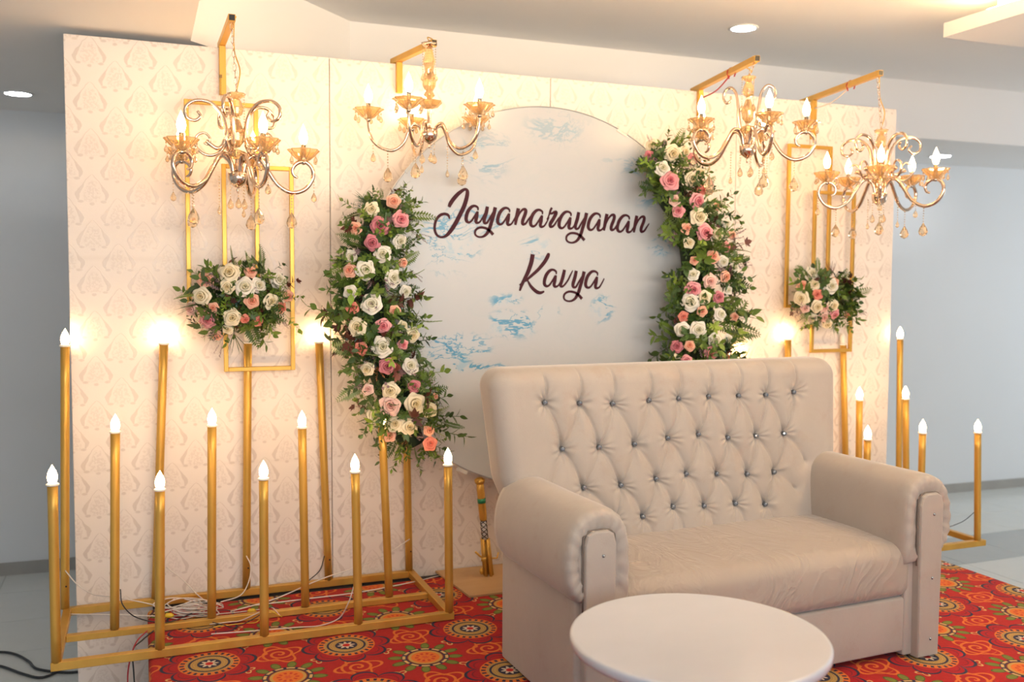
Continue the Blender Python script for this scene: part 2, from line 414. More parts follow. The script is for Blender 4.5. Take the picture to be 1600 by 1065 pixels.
# backdrop
t = thing('backdrop_wall', 'cream satin damask backdrop of four tall panels behind the sofa', 'backdrop', (2.44, .03, FZ))
for i in range(4):
    x0 = i*1.22
    me = MB().rbox((x0+.0015, 0, FZ), (x0+1.2185, .05, 2.70), .004, 2).mesh('panel', dam_m)
    o = link('panel', me, t, (-2.44, -.03, -FZ))
    fr = MB(); 
    for xx in (x0+.03, x0+.59, x0+1.15): fr.box((xx, .05, FZ), (xx+.04, .09, 2.68))
    for zz in (FZ+.02, .9, 2.62): fr.box((x0+.03, .05, zz), (x0+1.19, .085, zz+.04))
    f_ = fr.build('rear_batten_frame', ply_m, t, (2.44, .03, FZ))

# ------------------------------------------------------------------ round sign
DY = -.22
_pts = [(621.6,289.5),(651.8,246),(683,219),(770,171.6),(830,166),(861.6,167),(904.8,177.4),(945,194.6),(974,207.6),(1011,232),(709,722),(734,735),(774,750.5)]
dc = Vector((2.335, DY, 1.491)); DR = 1.004
t = thing('round_sign', 'large round marble-print sign with plum script lettering behind the sofa', 'sign', (dc.x, DY, dc.z-DR))
o_ = (dc.x, DY, dc.z-DR)
M_ = Matrix.Translation(dc)@Matrix.Rotation(pi/2, 4, 'X')
b = MB().lathe([(DR-.003, .0), (DR, -.003), (DR, -.022), (DR-.003, -.025)], M=M_, n=160)
me = b.mesh('face_board', marb_m)
for p in me.polygons:
    if len(p.vertices) > 4: p.use_smooth = False
o = link('face_board', me, t, -Vector(o_))
b = MB(); b.lathe([(DR+.001, .002), (DR+.004, -.002), (DR+.004, -.010), (DR+.001, -.014)], M=M_, n=160); b.f = b.f[:-2]; b.sm = b.sm[:-2]
b.build('rim_band', mat('rim_white', (.72, .74, .75), .2), t, o_)
# lettering (strokes: x, y, width in units of the traced tables)
JJ = [(282,385,34),(300,340,46),(335,285,48),(400,210,46),(465,158,38),(510,138,32),(537,170,42),(528,250,48),(492,370,50),(435,490,50),(370,615,50),(305,715,46),(245,780,36),(180,804,26),(120,780,28),(86,715,30),(84,635,30),(108,555,32),(160,498,34),(222,480,32),(272,500,30),(291,550,14)]
Aa = [[(684,432,14),(682,395,24),(645,370,28),(598,380,36),(550,435,42),(523,510,42),(522,570,40),(552,598,30),(590,580,24),(632,520,22),(672,450,20)],
      [(680,445,26),(666,520,42),(655,575,40),(668,603,34),(708,592,22),(745,535,18),(777,470,12)]]
Yy = [[(815,378,40),(797,470,44),(770,560,42),(777,605,34),(812,600,26),(852,530,22),(892,460,18)],
      [(925,388,44),(902,490,44),(872,590,44),(845,680,42),(802,760,36),(745,798,26),(685,797,22),(646,765,24),(648,712,26),(690,675,28),(745,668,30),(805,685,30),(850,718,34),(895,768,38)]]
Nn = [[(1245,402,44),(1225,500,44),(1212,570,40),(1203,635,26)],
      [(1207,600,16),(1260,475,22),(1308,420,30),(1345,425,40),(1340,480,42),(1306,570,42),(1306,622,36),(1346,613,26),(1385,555,20),(1415,510,12)]]
def sh(L, dx, dy, k=1.0): return [[(x_*k+dx, y_*k+dy, w_*k) for x_, y_, w_ in s_] for s_ in L]
Rr = [[(128,380,12),(155,330,18),(180,255,28),(200,215,26)], [(172,292,30),(200,296,26),(240,275,34),(258,290,44),(222,365,44),(178,440,44),(182,480,34),(222,468,26),(262,410,20),(297,350,12)]]
up = [JJ]; word1 = [('J', [JJ])]
word1 = [[JJ], Aa, Yy, sh(Aa, 438, 28), Nn, sh(Aa, 895, 55), sh(Rr, 1511, 178), sh(Aa, 1291, 80), sh(Yy, 1268, 78), sh(Aa, 1696, 105), sh(Nn, 1231, 78), sh(Aa, 2101, 130), sh(Nn, 1646, 103)]
word2 = [[[(375,120,60),(352,250,60),(300,400,56),(240,520,48),(203,600,44),(172,692,26)], [(165,600,14),(200,580,26),(215,565,20)],
          [(622,100,30),(615,140,52),(560,240,52),(460,360,46),(350,460,40),(255,545,26)], [(292,525,20),(350,625,40),(425,697,48),(490,722,44),(555,700,22)]],
         sh(Aa, -28, -53, 1.125),
         [[(872,362,44),(845,480,50),(812,590,46),(822,625,34),(862,608,26),(922,530,24),(967,440,22),(1000,372,10)]],
         sh(Yy, 138, -48, 1.125), sh(Aa, 617, -30, 1.125)]
def letters(groups, s_, ox, oy, label):
    b = MB(); k_ = 0
    for L in groups:
        for st in L:
            q = catmull(st, 5); k_ += 1; yy = DY-.0022-.0002*(k_ % 3)
            P = [at(a[0]*s_+ox, a[1]*s_+oy, Y=DY-.002) for a in q]; w_ = [max(a[2], 6)*s_/2/310*1.22 for a in q]
            vs = []
            for i, p in enumerate(P):
                d = (P[min(i+1, len(P)-1)]-P[max(i-1, 0)]); nrm = Vector((-d.z, 0, d.x)).normalized()
                for yv in (yy, DY-.0004):
                    for sg in (1, -1): vs.append(Vector((p.x+nrm.x*w_[i]*sg, yv, p.z+nrm.z*w_[i]*sg)))
            fs = []
            for i in range(len(P)-1):
                a = i*4; c_ = a+4
                fs += [(a, c_, c_+1, a+1), (a+2, c_+2, c_, a), (a+1, c_+1, c_+3, a+3)]
            fs += [(0, 1, 3, 2), (len(vs)-4, len(vs)-2, len(vs)-1, len(vs)-3)]
            b.add(vs, fs)
    tag(b.build('script_lettering', plum_m, t, o_), label)
letters(word1, .1125, 670, 280, 'long name in plum script on the upper line')
letters(word2, .1, 795, 385, 'short name in plum script on the lower line')
for (qx, qy, ang) in ((775, 170, -8), (972, 207, 25), (640, 262, -50), (722, 735, 25)):
    p = at(qx, qy, Y=DY-.001); R_ = Matrix.Translation(p)@Matrix.Rotation(math.radians(ang), 4, 'Y')
    MB().box((-.032, -.002, -.009), (.032, 0, .009), R_).build('tape_strip', tape_m, t, o_)

# plywood base sheet and sign stands
b = MB().add([(1.774, -.012, .001), (1.812, -.47, .001), (2.95, -.50, .001), (2.93, -.03, .001), (1.774, -.012, .011), (1.812, -.47, .011), (2.95, -.50, .011), (2.93, -.03, .011)],
             [(0, 3, 2, 1), (4, 5, 6, 7), (0, 1, 5, 4), (1, 2, 6, 5), (2, 3, 7, 6), (3, 0, 4, 7)])
o = b.build('plywood_sheet', ply_m, None, (2.3, -.25, .001)); o.location = (2.3, -.25, .001)
tag(o, 'thin plywood sheet lying on the carpet under the round sign', 'board')
def stand_pole(bx, by, lean, label):
    t = thing('sign_stand', label, 'stand', (bx, by, .011), 'stands holding up the round sign')
    def P(z_): return Vector((lean*z_, 0, z_))
    b = MB()
    for k_ in range(5):
        a = 2*pi*k_/5; b.tube([P(0)+Vector((.022*math.cos(a), .022*math.sin(a), 0)), P(.20)+Vector((.018*math.cos(a), .018*math.sin(a), 0))], .008, 6)
    b.build('base_rods', gold_m, t)
    b = MB()
    b.tube([P(.10)+Vector((-.02, -.03, 0)), P(.12)+Vector((-.05, -.035, .0)), P(.145)+Vector((-.072, -.035, 0))], .006, 6)
    b.tube([P(.10)+Vector((.02, -.03, 0)), P(.10)+Vector((.045, -.035, 0)), P(.13)+Vector((.055, -.035, 0))], .005, 6)
    b.ball(P(.03)+Vector((-.04, -.01, 0)), .012, 8, 5, 1.5); b.lathe([(.014, 0), (.014, .02)], P(.09)+Vector((-.03, -.03, 0)), 8)
    b.build('clamp_bolt', gold_m, t)
    b = MB(); N = 14
    for s_ in (-1, 1):
        for ph in range(3):
            b.tube([P(.19+.12*i/N)+Vector((.017*math.cos(s_*i*.7+ph*2.1), .017*math.sin(s_*i*.7+ph*2.1), 0)) for i in range(N+1)], .0022, 4)
    b.build('lattice_section', black_m, t)
    MB().tube([P(.19), P(.31)], .012, 8).build('inner_tube', whiteplastic_m, t)
    MB().tube([P(z_) for z_ in (.30, .31, .36, .42, .47, .505)], [.018, .020, .021, .0205, .021, .019], 12).build('gold_sleeve', gold_m, t)
    MB().tube([P(.395), P(.42)], .0225, 12).build('tape_band', green_m, t)
    b = MB(); b.tube([P(.50), P(.515), P(.53)], [.024, .028, .016], 9)
    for k_ in range(5): b.ball(P(.515)+Vector((.02*math.cos(k_*1.3), .02*math.sin(k_*1.3), .004*(k_ % 2))), .010, 6, 4)
    b.build('top_clamp', gold_m, t)
stand_pole(2.016, -.19, -.10, 'gold wrapped pole with green tape holding the round sign, left of the sofa')
stand_pole(2.72, -.19, .08, 'gold pole holding the round sign, hidden behind the sofa')
# ------------------------------------------------------------------ gold rectangular frames on the backdrop
def gold_frame(x0, x1, z0, z1, Y, label, w=.021):
    t = thing('gold_rectangle', label, 'wall decoration', ((x0+x1)/2, Y, z0), 'nested gold frames on the backdrop')
    o_ = ((x0+x1)/2, Y, z0)
    for lo, hi in (((x0, Y-.01, z0), (x0+w, Y+.01, z1)), ((x1-w, Y-.01, z0), (x1, Y+.01, z1))):
        MB().rbox(lo, hi, .002, 1).build('side_rail', gold_m, t, o_)
    for zz in (z0, z1-w):
        MB().rbox((x0+w, Y-.01, zz), (x1-w, Y+.01, zz+w), .002, 1).build('cross_rail', gold_m, t, o_)
    b = MB(); b.tube([((x0+x1)/2, Y+.005, z1), ((x0+x1)/2, Y+.012, z1+.12)], .0012, 4); b.box(((x0+x1)/2-.006, Y+.008, z1+.115), ((x0+x1)/2+.006, -.001, z1+.13))
    b.build('hanging_wire', golddark_m, t, o_)
gold_frame(.519, .862, 1.42, 2.435, -.040, 'taller gold frame, upper left of the pair left of the round sign')
gold_frame(.684, 1.026, 1.130, 2.135, -.066, 'lower gold frame, front of the pair left of the round sign')
gold_frame(4.005, 4.337, 1.425, 2.425, -.040, 'taller gold frame, upper left of the pair right of the round sign')
gold_frame(4.185, 4.505, 1.145, 2.147, -.066, 'lower gold frame, front of the pair right of the round sign')

# ------------------------------------------------------------------ brackets clamped over the backdrop top
def bracket(px, dx, Yend, zlow, back, label, wire=None):
    t = thing('gold_bracket', label, 'bracket', (px, -.015, 2.70), 'gold brackets over the backdrop top')
    o_ = Vector((px, -.015, 2.70)); w = .0155; Lv = Vector((dx, Yend+.015, 0)); ang = math.atan2(-dx, -(Yend+.015)) 
    R_ = Matrix.Rotation(math.atan2(dx, -(Yend+.015)), 4, 'Z')
    L = Lv.length
    MB().rbox((-w, -L, .005), (w, .06+back, .005+2*w), .002, 1, fn=lambda c_: R_@c_).build('arm', gold_m, t)
    MB().box((-w*.8, -L-.001, .008), (w*.8, -L+.004, .002+2*w), R_).build('end_cap', black_m, t)
    MB().rbox((-w, -.012, zlow-2.70), (w, .014, .005), .002, 1).build('front_post', gold_m, t)
    MB().rbox((-w, .10, -.50), (w, .13, .005), .002, 1, fn=lambda c_: c_+Vector((0, .0, 0))).build('rear_post', gold_m, t)
    if wire:
        P = [R_@Vector((0, -L*.55, .0)), R_@Vector((.0, -L*.3, -.045)), R_@Vector((0, .02, -.05)), Vector((-.01, .09, -.10))]
        MB().tube(catmull(P, 5), .004, 5).build('cable', wire, t)
        MB().tube(catmull([R_@Vector((0.003, -L*.62, -.012)), R_@Vector((.018, -L*.60, .02)), R_@Vector((0, -L*.58, .041)), R_@Vector((-.018, -L*.56, .02)), R_@Vector((0, -L*.54, -.012))], 3), .004, 5).build('tie', wirer_m, t)
    return o_+R_@Vector((0, -L+.03, .005))
h1 = bracket(.700, .004, -.49, 2.471, .02, 'gold bracket farthest left, holding the scrolled chandelier')
h2 = bracket(1.578, .070, -.41, 2.548, .02, 'gold bracket second from left, holding the cup-armed chandelier')
h3 = bracket(3.392, -.125, -.74, 2.55, .06, 'gold bracket second from right with a dark red cable under it', wirer_m)
h4 = bracket(4.211, -.125, -.72, 2.468, .10, 'gold bracket farthest right with a white cable tied along it', wirew_m)

# ------------------------------------------------------------------ chandeliers
def bead_string(b, top, n, sp=.0135, r=.0045):
    for i in range(n):
        b.lathe([(0, -r), (r, 0), (0, r)], (top[0], top[1], top[2]-sp*i), 5)
def teardrop(b, top, L=.055, r=.019, n=9):
    x_, y_, z_ = top
    b.lathe([(0, z_-L), (r*.75, z_-L*.88), (r, z_-L*.66), (r*.78, z_-L*.42), (r*.32, z_-L*.16), (.001, z_)], (x_, y_, 0), n)
    b.lathe([(0, z_+.002), (.0045, z_+.006), (0, z_+.010)], (x_, y_, 0), 5)
MC = {}
def chand_meshes(kind):
    if kind in MC: return MC[kind]
    D = {}; R0 = .285
    if kind == 'cup':
        path = [(.030, .005), (.050, .035), (.078, .040), (.100, .005), (.125, -.050), (.175, -.085), (.235, -.072), (.275, -.035), (.290, .02), (.292, .062)]
        cz, cr, chh = .062, .067, .045; R0 = .292; r_ = .0075
    else:
        path = [(.022, .01), (.035, .060), (.062, .092), (.095, .085), (.130, .035), (.175, -.030), (.235, -.062), (.295, -.045), (.330, .005), (.328, .050), (.298, .078), (.262, .072), (.240, .045), (.246, .016), (.264, .006)]
        cz, cr, chh = .078, .064, .050; r_ = .0095
        R0 = .290
    sp = [(a[0], 0, a[1]) for a in catmull(path, 6)]
    n = len(sp); rr = [r_*(1 if i < n*.8 or kind == 'cup' else 1-.45*(i-n*.8)/(n*.2)) for i in range(n)]
    D['arm'] = MB().tube(sp, rr, 8).mesh('arm', chrome_m if kind != 'scroll_dark' else dchrome_m)
    b = MB()   # fluted glass cup
    if kind == 'flat':
        pr = [(.012, 0), (.022, .006), (.036, .012), (.040, .030), (.058, .044), (.068, .046), (.066, .051), (.056, .049), (.034, .036), (.012, .012)]
        b.lathe([(a, c_+cz) for a, c_ in pr], (R0, 0, 0), 28, flute=.035, fn=14)
    else:
        pr = [(.010, 0), (.026, .008), (.044, .024), (.058, .040), (cr+.004, chh+.002), (cr, chh+.006), (.052, .040), (.036, .024), (.010, .010)]
        b.lathe([(a, c_+cz) for a, c_ in pr], (R0, 0, 0), 30, flute=.09, fn=10)
    D['cup'] = b.flat().mesh('glass_cup', glass_m)
    b = MB(); b.lathe([(.008, cz-.012), (.013, cz-.004), (.010, cz+.004), (.009, cz+.012), (.0105, cz+.014), (.0105, cz+.075), (.012, cz+.078)], (R0, 0, 0), 12)
    D['candle'] = b.mesh('candle_tube', dchrome_m)
    zb = cz+.078
    b = MB(); b.lathe([(.008, zb), (.013, zb+.006), (.0185, zb+.022), (.0195, zb+.034), (.016, zb+.052), (.009, zb+.070), (.0035, zb+.083), (0, zb+.092)], (R0, 0, 0), 10)
    D['bulb'] = b.mesh('bulb', bulb_m)
    b = MB(); bead_string(b, (0, 0, 0), 1); teardrop(b, (0, 0, -.010), .034, .0095, 7); D['drop'] = b.flat().mesh('crystal_drop', clear_m)
    D['dropat'] = [(R0+(cr-.003)*math.cos(2*pi*k_/6+.4), (cr-.003)*math.sin(2*pi*k_/6+.4), cz+chh-.014) for k_ in range(6)]
    b = MB(); p0 = (.235 if kind != 'cup' else .2, 0, -.075 if kind != 'cup' else -.09); bead_string(b, p0, 5); teardrop(b, (p0[0], 0, p0[2]-.075), .075, .025, 10)
    D['long'] = b.flat().mesh('long_drop', clear_m)
    b = MB(); p0 = (.335 if kind != 'cup' else .27, 0, -.01 if kind != 'cup' else -.05); bead_string(b, p0, 3); teardrop(b, (p0[0], 0, p0[2]-.048), .045, .014)
    D['short'] = b.mesh('short_drop', clear_m)
    b = MB(); p0 = (.10 if kind != 'cup' else .11, 0, -.01 if kind != 'cup' else -.04); bead_string(b, p0, 9); teardrop(b, (p0[0], 0, p0[2]-.125), .040, .010)
    D['thin'] = b.mesh('thin_drop', clear_m)
    # decorative scrolls
    if kind == 'scroll': k_ = catmull([(.148, .168), (.118, .178), (.108, .150), (.138, .118), (.172, .130), (.180, .172), (.150, .205), (.110, .150), (.070, .120), (.044, .150), (.040, .210), (.056, .275), (.095, .318), (.145, .322), (.178, .292), (.176, .250), (.148, .236), (.128, .256), (.138, .278)][7:], 7)
    else: k_ = catmull([(.020, .05), (.050, .13), (.062, .22), (.075, .285), (.105, .320), (.140, .312), (.155, .275), (.135, .245), (.108, .255), (.108, .278)], 6)
    D['upper'] = MB().tube([(a[0]*(1.2 if kind == 'scroll' else 1), 0, a[1]) for a in k_], [.0098*(1-.35*i/len(k_)) for i in range(len(k_))], 7).mesh('upper_scroll', chrome_m)
    k_ = catmull([(.046, .145), (.070, .108), (.110, .088), (.150, .098), (.176, .132), (.168, .172), (.136, .184), (.114, .160), (.124, .136), (.142, .142)], 7)
    D['side'] = MB().tube([(a[0], 0, a[1]) for a in k_], [.0075*(1-.4*i/len(k_)) for i in range(len(k_))], 7).mesh('side_scroll', chrome_m)
    # central column
    b = MB(); b.lathe([(0, -.075), (.004, -.070), (.006, -.058), (.003, -.052), (.014, -.046), (.034, -.030), (.040, -.012), (.041, .012), (.036, .020), (.016, .024), (.010, .030), (.012, .05), (.009, .07), (.013, .10), (.010, .13), (.0065, .14), (.0065, .30), (.012, .305)], n=20)
    D['hub'] = b.mesh('hub', chrome_m)
    b = MB()
    if kind == 'cup':
        b.lathe([(.010, .115), (.040, .125), (.062, .150), (.060, .154), (.036, .136), (.012, .13)], n=24, flute=.07, fn=8)
        b.lathe([(.012, .165), (.028, .180), (.018, .20), (.032, .225), (.034, .25), (.016, .285), (.022, .305), (.030, .345), (.020, .385), (.012, .41)], n=14)
    else:
        b.lathe([(.012, .075), (.036, .085), (.044, .10), (.030, .112), (.013, .118)], n=20, flute=.06, fn=8)
        b.lathe([(.012, .13), (.030, .155), (.034, .19), (.018, .235), (.012, .25)], n=14)
        b.lathe([(.010, .262), (.026, .275), (.030, .30), (.020, .33), (.010, .345)], n=14)
    D['glasscol'] = b.flat().mesh('glass_column', glass_m)
    zt_ = .41 if kind == 'cup' else .345
    b = MB(); b.lathe([(.008, zt_-.01), (.020, zt_), (.034, zt_+.010), (.038, zt_+.020), (.030, zt_+.018), (.010, zt_+.012), (.006, zt_+.03)], n=20, flute=.08, fn=8)
    D['crown'] = b.mesh('crown', glass_m if kind != 'cup' else chrome_m)
    b = MB(); bead_string(b, (0, 0, 0), 10, .012, .0042); teardrop(b, (.001, 0, -.125), .040, .012, 7); D['cs'] = b.mesh('crystal_strand', clear_m)
    D['csat'] = [(.032*math.cos(2*pi*k_/5), .032*math.sin(2*pi*k_/5), zt_+.005) for k_ in range(5)]
    b = MB(); bead_string(b, (0, 0, 0), 5); teardrop(b, (0, 0, -.075), .050, .015); D['hs'] = b.mesh('hub_drop', clear_m)
    D['hsat'] = [(.035*math.cos(2*pi*k_/3+.5), .035*math.sin(2*pi*k_/3+.5), -.02) for k_ in range(3)]
    D['top'] = zt_+.03
    MC[kind] = D; return D
def chandelier(kind, label, loc, phase, hook):
    D = chand_meshes(kind); loc = Vector(loc)
    t = thing('chandelier', label, 'chandelier', loc, 'chandeliers hung in front of the backdrop')
    rnd = random.Random(int(loc.x*100))
    h = link('hub', D['hub'], t); link('glass_column', D['glasscol'], t); link('crown', D['crown'], t)
    for p in D['csat']: link('crystal_strand', D['cs'], t, p)
    for p in D['hsat']: link('hub_drop', D['hs'], t, p)
    for k_ in range(5):
        a = link('arm', D['arm'], t, M=Matrix.Rotation(math.radians(phase+72*k_), 4, 'Z'))
        link('glass_cup', D['cup'], a); link('candle_tube', D['candle'], a); link('bulb', D['bulb'], a)
        for p in D['dropat']: link('crystal_drop', D['drop'], a, p)
        link('long_drop', D['long'], a)
        if k_ % 2: link('thin_drop', D['thin'], a)
        else: link('short_drop', D['short'], a)
        if kind == 'scroll':
            link('upper_scroll', D['upper'], t, M=Matrix.Rotation(math.radians(phase+36+72*k_), 4, 'Z'))
            link('side_scroll', D['side'], t, M=Matrix.Rotation(math.radians(phase+36+72*k_), 4, 'Z'))
        if kind == 'flat' and k_ in (1, 3): link('upper_scroll', D['upper'], t, M=Matrix.Rotation(math.radians(phase+10+72*k_), 4, 'Z')@Matrix.Diagonal((.9, .6, 1, 1)))
    # chain of links up to the bracket, plus its flex
    top = Vector(hook)-loc; z0 = D['top']; d = top-Vector((0, 0, z0)); L = d.length; nl = max(3, int(L/.028)); b = MB()
    for i in range(nl):
        c_ = Vector((0, 0, z0))+d*((i+.5)/nl); w_ = .007; hh = L/nl*.62; ax = Vector((1, 0, 0)) if i % 2 else Vector((0, 1, 0))
        b.tube([c_+ax*(w_*math.cos(q_))+Vector((0, 0, hh*math.sin(q_))) for q_ in [2*pi*j/8 for j in range(8)]], .0019, 4, closed=True)
    b.build('chain', chrome_m, t)
    P = [Vector((0, 0, z0)), Vector((.016, -.004, z0+L*.3)), Vector((-.006, .01, z0+L*.6)), top+Vector((.012, 0, 0)), top+Vector((.02, .005, .03)), top+Vector((0, .02, .036))]
    MB().tube(catmull(P, 5), .0028, 5).build('flex_cord', gold_m, t)
    return t
chandelier('scroll', 'leftmost chandelier, rose-gold scroll arms with fluted glass cups, over the left gold frames', (.722, -.46, 2.035), -2, h1)
chandelier('cup', 'chandelier with plain upswept arms and amber glass cups, upper left of the round sign', (1.630, -.385, 2.292), 163, h2)
chandelier('flat', 'chandelier with flat-rimmed ribbed cups and grey-gold arms, above the right flower garland', (3.245, -.70, 2.268), -105, h3)
chandelier('scroll', 'rightmost chandelier, rose-gold scroll arms, beyond the right edge of the round sign', (4.127, -.69, 2.055), -132, h4)

# ------------------------------------------------------------------ candle stands
def stand(label, X0, X1, Yf, Ym, Yb, tubes, Ytop=0):
    O = Vector(((X0+X1)/2, (Yf+Yb)/2, .0)); t = thing('candle_stand', label, 'candle stand', O, 'gold candle tube stands')
    w = .0175
    def rail(lo, hi): MB().rbox(lo, hi, .002, 1).build('base_rail', gold_m, t, O)
    rail((X0-w, Yf-w, .002), (X1+w, Yf+w, .037)); rail((X0+w, Ym-w, .002), (X1-w, Ym+w, .030)); rail((X0-w, Yb-w, .002), (X1+w, Yb+w, .037))
    rail((X0-w, Yf+w, .002), (X0+w, Yb-w, .037)); rail((X1-w, Yf+w, .002), (X1+w, Yb-w, .037))
    for (xb, yb, xt, zt, *off) in tubes:
        r = .0195; A_ = Vector((xb, yb, .034)); B_ = Vector((xt, yb+.0, zt)); n_ = 7
        pts = [A_.lerp(B_, i/n_) for i in range(n_+1)]
        u_ = MB().tube(pts, [r]*(n_)+[r*1.03], 16).build('tube', gold_m, t, O)
        dd = (B_-A_).normalized(); RM = Matrix.Translation(B_)@Vector((0, 0, 1)).rotation_difference(dd).to_matrix().to_4x4()
        MB().lathe([(.019, -.004), (.0245, -.003), (.0245, .004), (.012, .009)], M=RM, n=18).build('collar', collar_m, u_, O)
        MB().lathe([(.011, .006), (.0165, .014), (.0195, .028), (.0185, .041), (.0135, .057), (.0070, .069), (.0025, .077), (0, .082)], M=RM, n=10).build('bulb', collar_m if off else bulb_m, u_, O)
        if yb < -.1: continue
        b = MB(); a_ = A_+dd*.11; b.tube([a_+Vector((.006, -r*.98, 0)), a_+Vector((.006, -r*.98-.002, 0))], .004, 8); b.build('wire_hole', black_m, u_, O)
    return t
Lt = [(-.032, -.72, -.030, .757), (.36, -.72, .371, .706), (.786, -.72, .790, .722), (1.199, -.72, 1.188, .725), (1.628, -.72, 1.621, .727),
      (.178, -.40, .197, .908), (.589, -.40, .602, .916), (1.014, -.40, 1.006, .887), (1.421, -.40, 1.388, .879),
      (-.045, -.04, -.018, 1.268), (.353, -.04, .411, 1.269), (.78, -.04, .801, 1.268, 1), (1.191, -.04, 1.151, 1.262), (1.62, -.04, 1.60, 1.21, 1)]
stand('gold base frame of fourteen candle tubes with flame bulbs, left of the sofa', -.035, 1.63, -.72, -.40, -.04, Lt)
Rt = [(4.985, -.65, 4.958, .69), (4.535, -.65, 4.53, .71), (4.13, -.65, 4.128, .695), (3.72, -.65, 3.71, .70), (3.32, -.65, 3.32, .70),
      (4.725, -.35, 4.686, .869), (4.345, -.35, 4.330, .876), (3.92, -.35, 3.93, .87), (3.52, -.35, 3.52, .87),
      (4.955, -.04, 4.925, 1.217), (4.53, -.04, 4.463, 1.19, 1), (4.07, -.04, 4.037, 1.229), (3.68, -.04, 3.68, 1.12), (3.30, -.04, 3.30, 1.12)]
stand('gold frame of candle tubes with flame bulbs, partly hidden behind the sofa at right', 3.30, 5.02, -.65, -.35, -.04, Rt)

# ------------------------------------------------------------------ sofa
SX = 2.597
ROT = math.radians(2.2); PV = Vector((2.6, -1.88, 0)); RZ = Matrix.Rotation(ROT, 3, 'Z')
def sofa_at(px, py, yl):      # point on the sofa's own plane y = yl, in the sofa's unrotated frame
    d = _fw+(px-800)/FPX*_r-(py-532.5)/FPX*_u; c_ = Vector((CX, CY, CZ)); ri = RZ.transposed(); c2 = ri@(c_-PV)+PV; d2 = ri@d
    return c2+d2*((yl-c2.y)/d2.y)
t = thing('sofa', 'taupe velvet two-seat sofa with a crystal-buttoned tufted back', 'sofa', PV)
O = PV.copy(); t.rotation_euler = (0, 0, ROT)
BX = -.032
BHx, BZ0, BZ1 = .862, .36, 1.215
def lean_y(z_): return -1.335+.10*max(0, (z_-.45))/.75
def flare(z_):
    q_ = min(1, max(0, (z_-.60)/.18)); q_ = q_*q_*(3-2*q_); return .95+.05*q_+.052*min(1, max(0, (z_-.70)/.5))
# buttons
rows_px = [([(338,218),(488,220),(629,222),(786,208),(913,200),(1043,191),(1172,188),(1290,184),(1411,172)], 1.08),
           ([(413,418),(572,410),(724,397),(868,371),(1001,355),(1127,369),(1248,361),(1369,351)], .89),
           ([(507,585),(666,574),(818,547),(949,526),(1080,525),(1210,526),(1326,517)], .72),
           ([(760,710),(892,668),(1025,664),(1160,653),(1287,656)], .58)]
rows = []
for L_, zz in rows_px:
    rr = []
    for a, b_ in L_:
        p = sofa_at(a*.3625+730, b_*.3625+550, lean_y(zz)+.012); rr.append(((p.x-SX-BX)/flare(p.z), p.z))
    rows.append(rr)
rows[3].insert(0, (rows[3][0][0]-.155, rows[3][0][1]))
seg = []
for i, p in enumerate(rows[0]): seg.append((p, (p[0]+.004, 1.205), .8))
for i in range(8): seg += [(rows[0][i], rows[1][i], 1), (rows[0][i+1], rows[1][i], .8)]
for i in range(7): seg += [(rows[1][i], rows[2][i], 1), (rows[1][i+1], rows[2][i], .8)]
for i in range(6): seg += [(rows[2][i], rows[3][i], 1), (rows[2][i+1], rows[3][i], .8)]
for p in rows[3]: seg += [(p, (p[0]+.045, .46), .8), (p, (p[0]-.045, .46), .5)]
seg += [(rows[1][7], (rows[1][7][0]+.12, .74), .9), (rows[2][6], (rows[2][6][0]+.13, .62), .9), (rows[1][0], (rows[1][0][0]-.10, .70), .7), (rows[2][0], (rows[2][0][0]-.10, .58), .7)]
NX, NZ = 440, 240
aa, bb = np.meshgrid(np.linspace(-1, 1, NX), np.linspace(-1, 1, NZ))
# denser near the rim
aa = np.sign(aa)*(1-(1-np.abs(aa))**1.25); bb = np.sign(bb)*(1-(1-np.abs(bb))**1.25)
hx, hz, cr = BHx, (BZ1-BZ0)/2, .085; zc = (BZ0+BZ1)/2
m_ = np.maximum(np.maximum(np.abs(aa), np.abs(bb)), 1e-6)
qx = aa/m_*hx; qz = bb/m_*hz
cxs = np.sign(qx)*(hx-cr); czs = np.sign(qz)*(hz-cr)
cor = (np.abs(qx) > hx-cr) & (np.abs(qz) > hz-cr)
dx = qx-cxs; dz = qz-czs; dn = np.hypot(dx, dz)+1e-9
px_ = np.where(cor, cxs+dx/dn*cr, qx); pz_ = np.where(cor, czs+dz/dn*cr, qz)
X_ = m_*px_; Z_ = m_*pz_
ax_ = np.abs(X_)-(hx-cr); az_ = np.abs(Z_)-(hz-cr)
sd = -(np.hypot(np.maximum(ax_, 0), np.maximum(az_, 0))+np.minimum(np.maximum(ax_, az_), 0)-cr)   # distance inside
rr_ = .075; e = np.clip(rr_-sd, 0, rr_)
dep = (rr_-np.sqrt(np.maximum(rr_*rr_-e*e, 0)))          # goes backwards at the rim
Zw = Z_+zc
disp = np.zeros_like(X_)
cre = np.zeros_like(X_)
for (p, q_, k_) in seg:
    vx, vz = q_[0]-p[0], q_[1]-p[1]; l2 = vx*vx+vz*vz
    tt = np.clip(((X_-p[0])*vx+(Zw-p[1])*vz)/l2, 0, 1)
    bow = .010*np.sin(pi*tt)
    d_ = np.hypot(X_-p[0]-tt*vx-bow, Zw-p[1]-tt*vz)
    cre = np.maximum(cre, k_*(.015*np.exp(-(d_/.0042)**1.3)+.017*np.exp(-(d_/.030)**1.5)))
but = np.zeros_like(X_); fold = np.zeros_like(X_); rnd = random.Random(3)
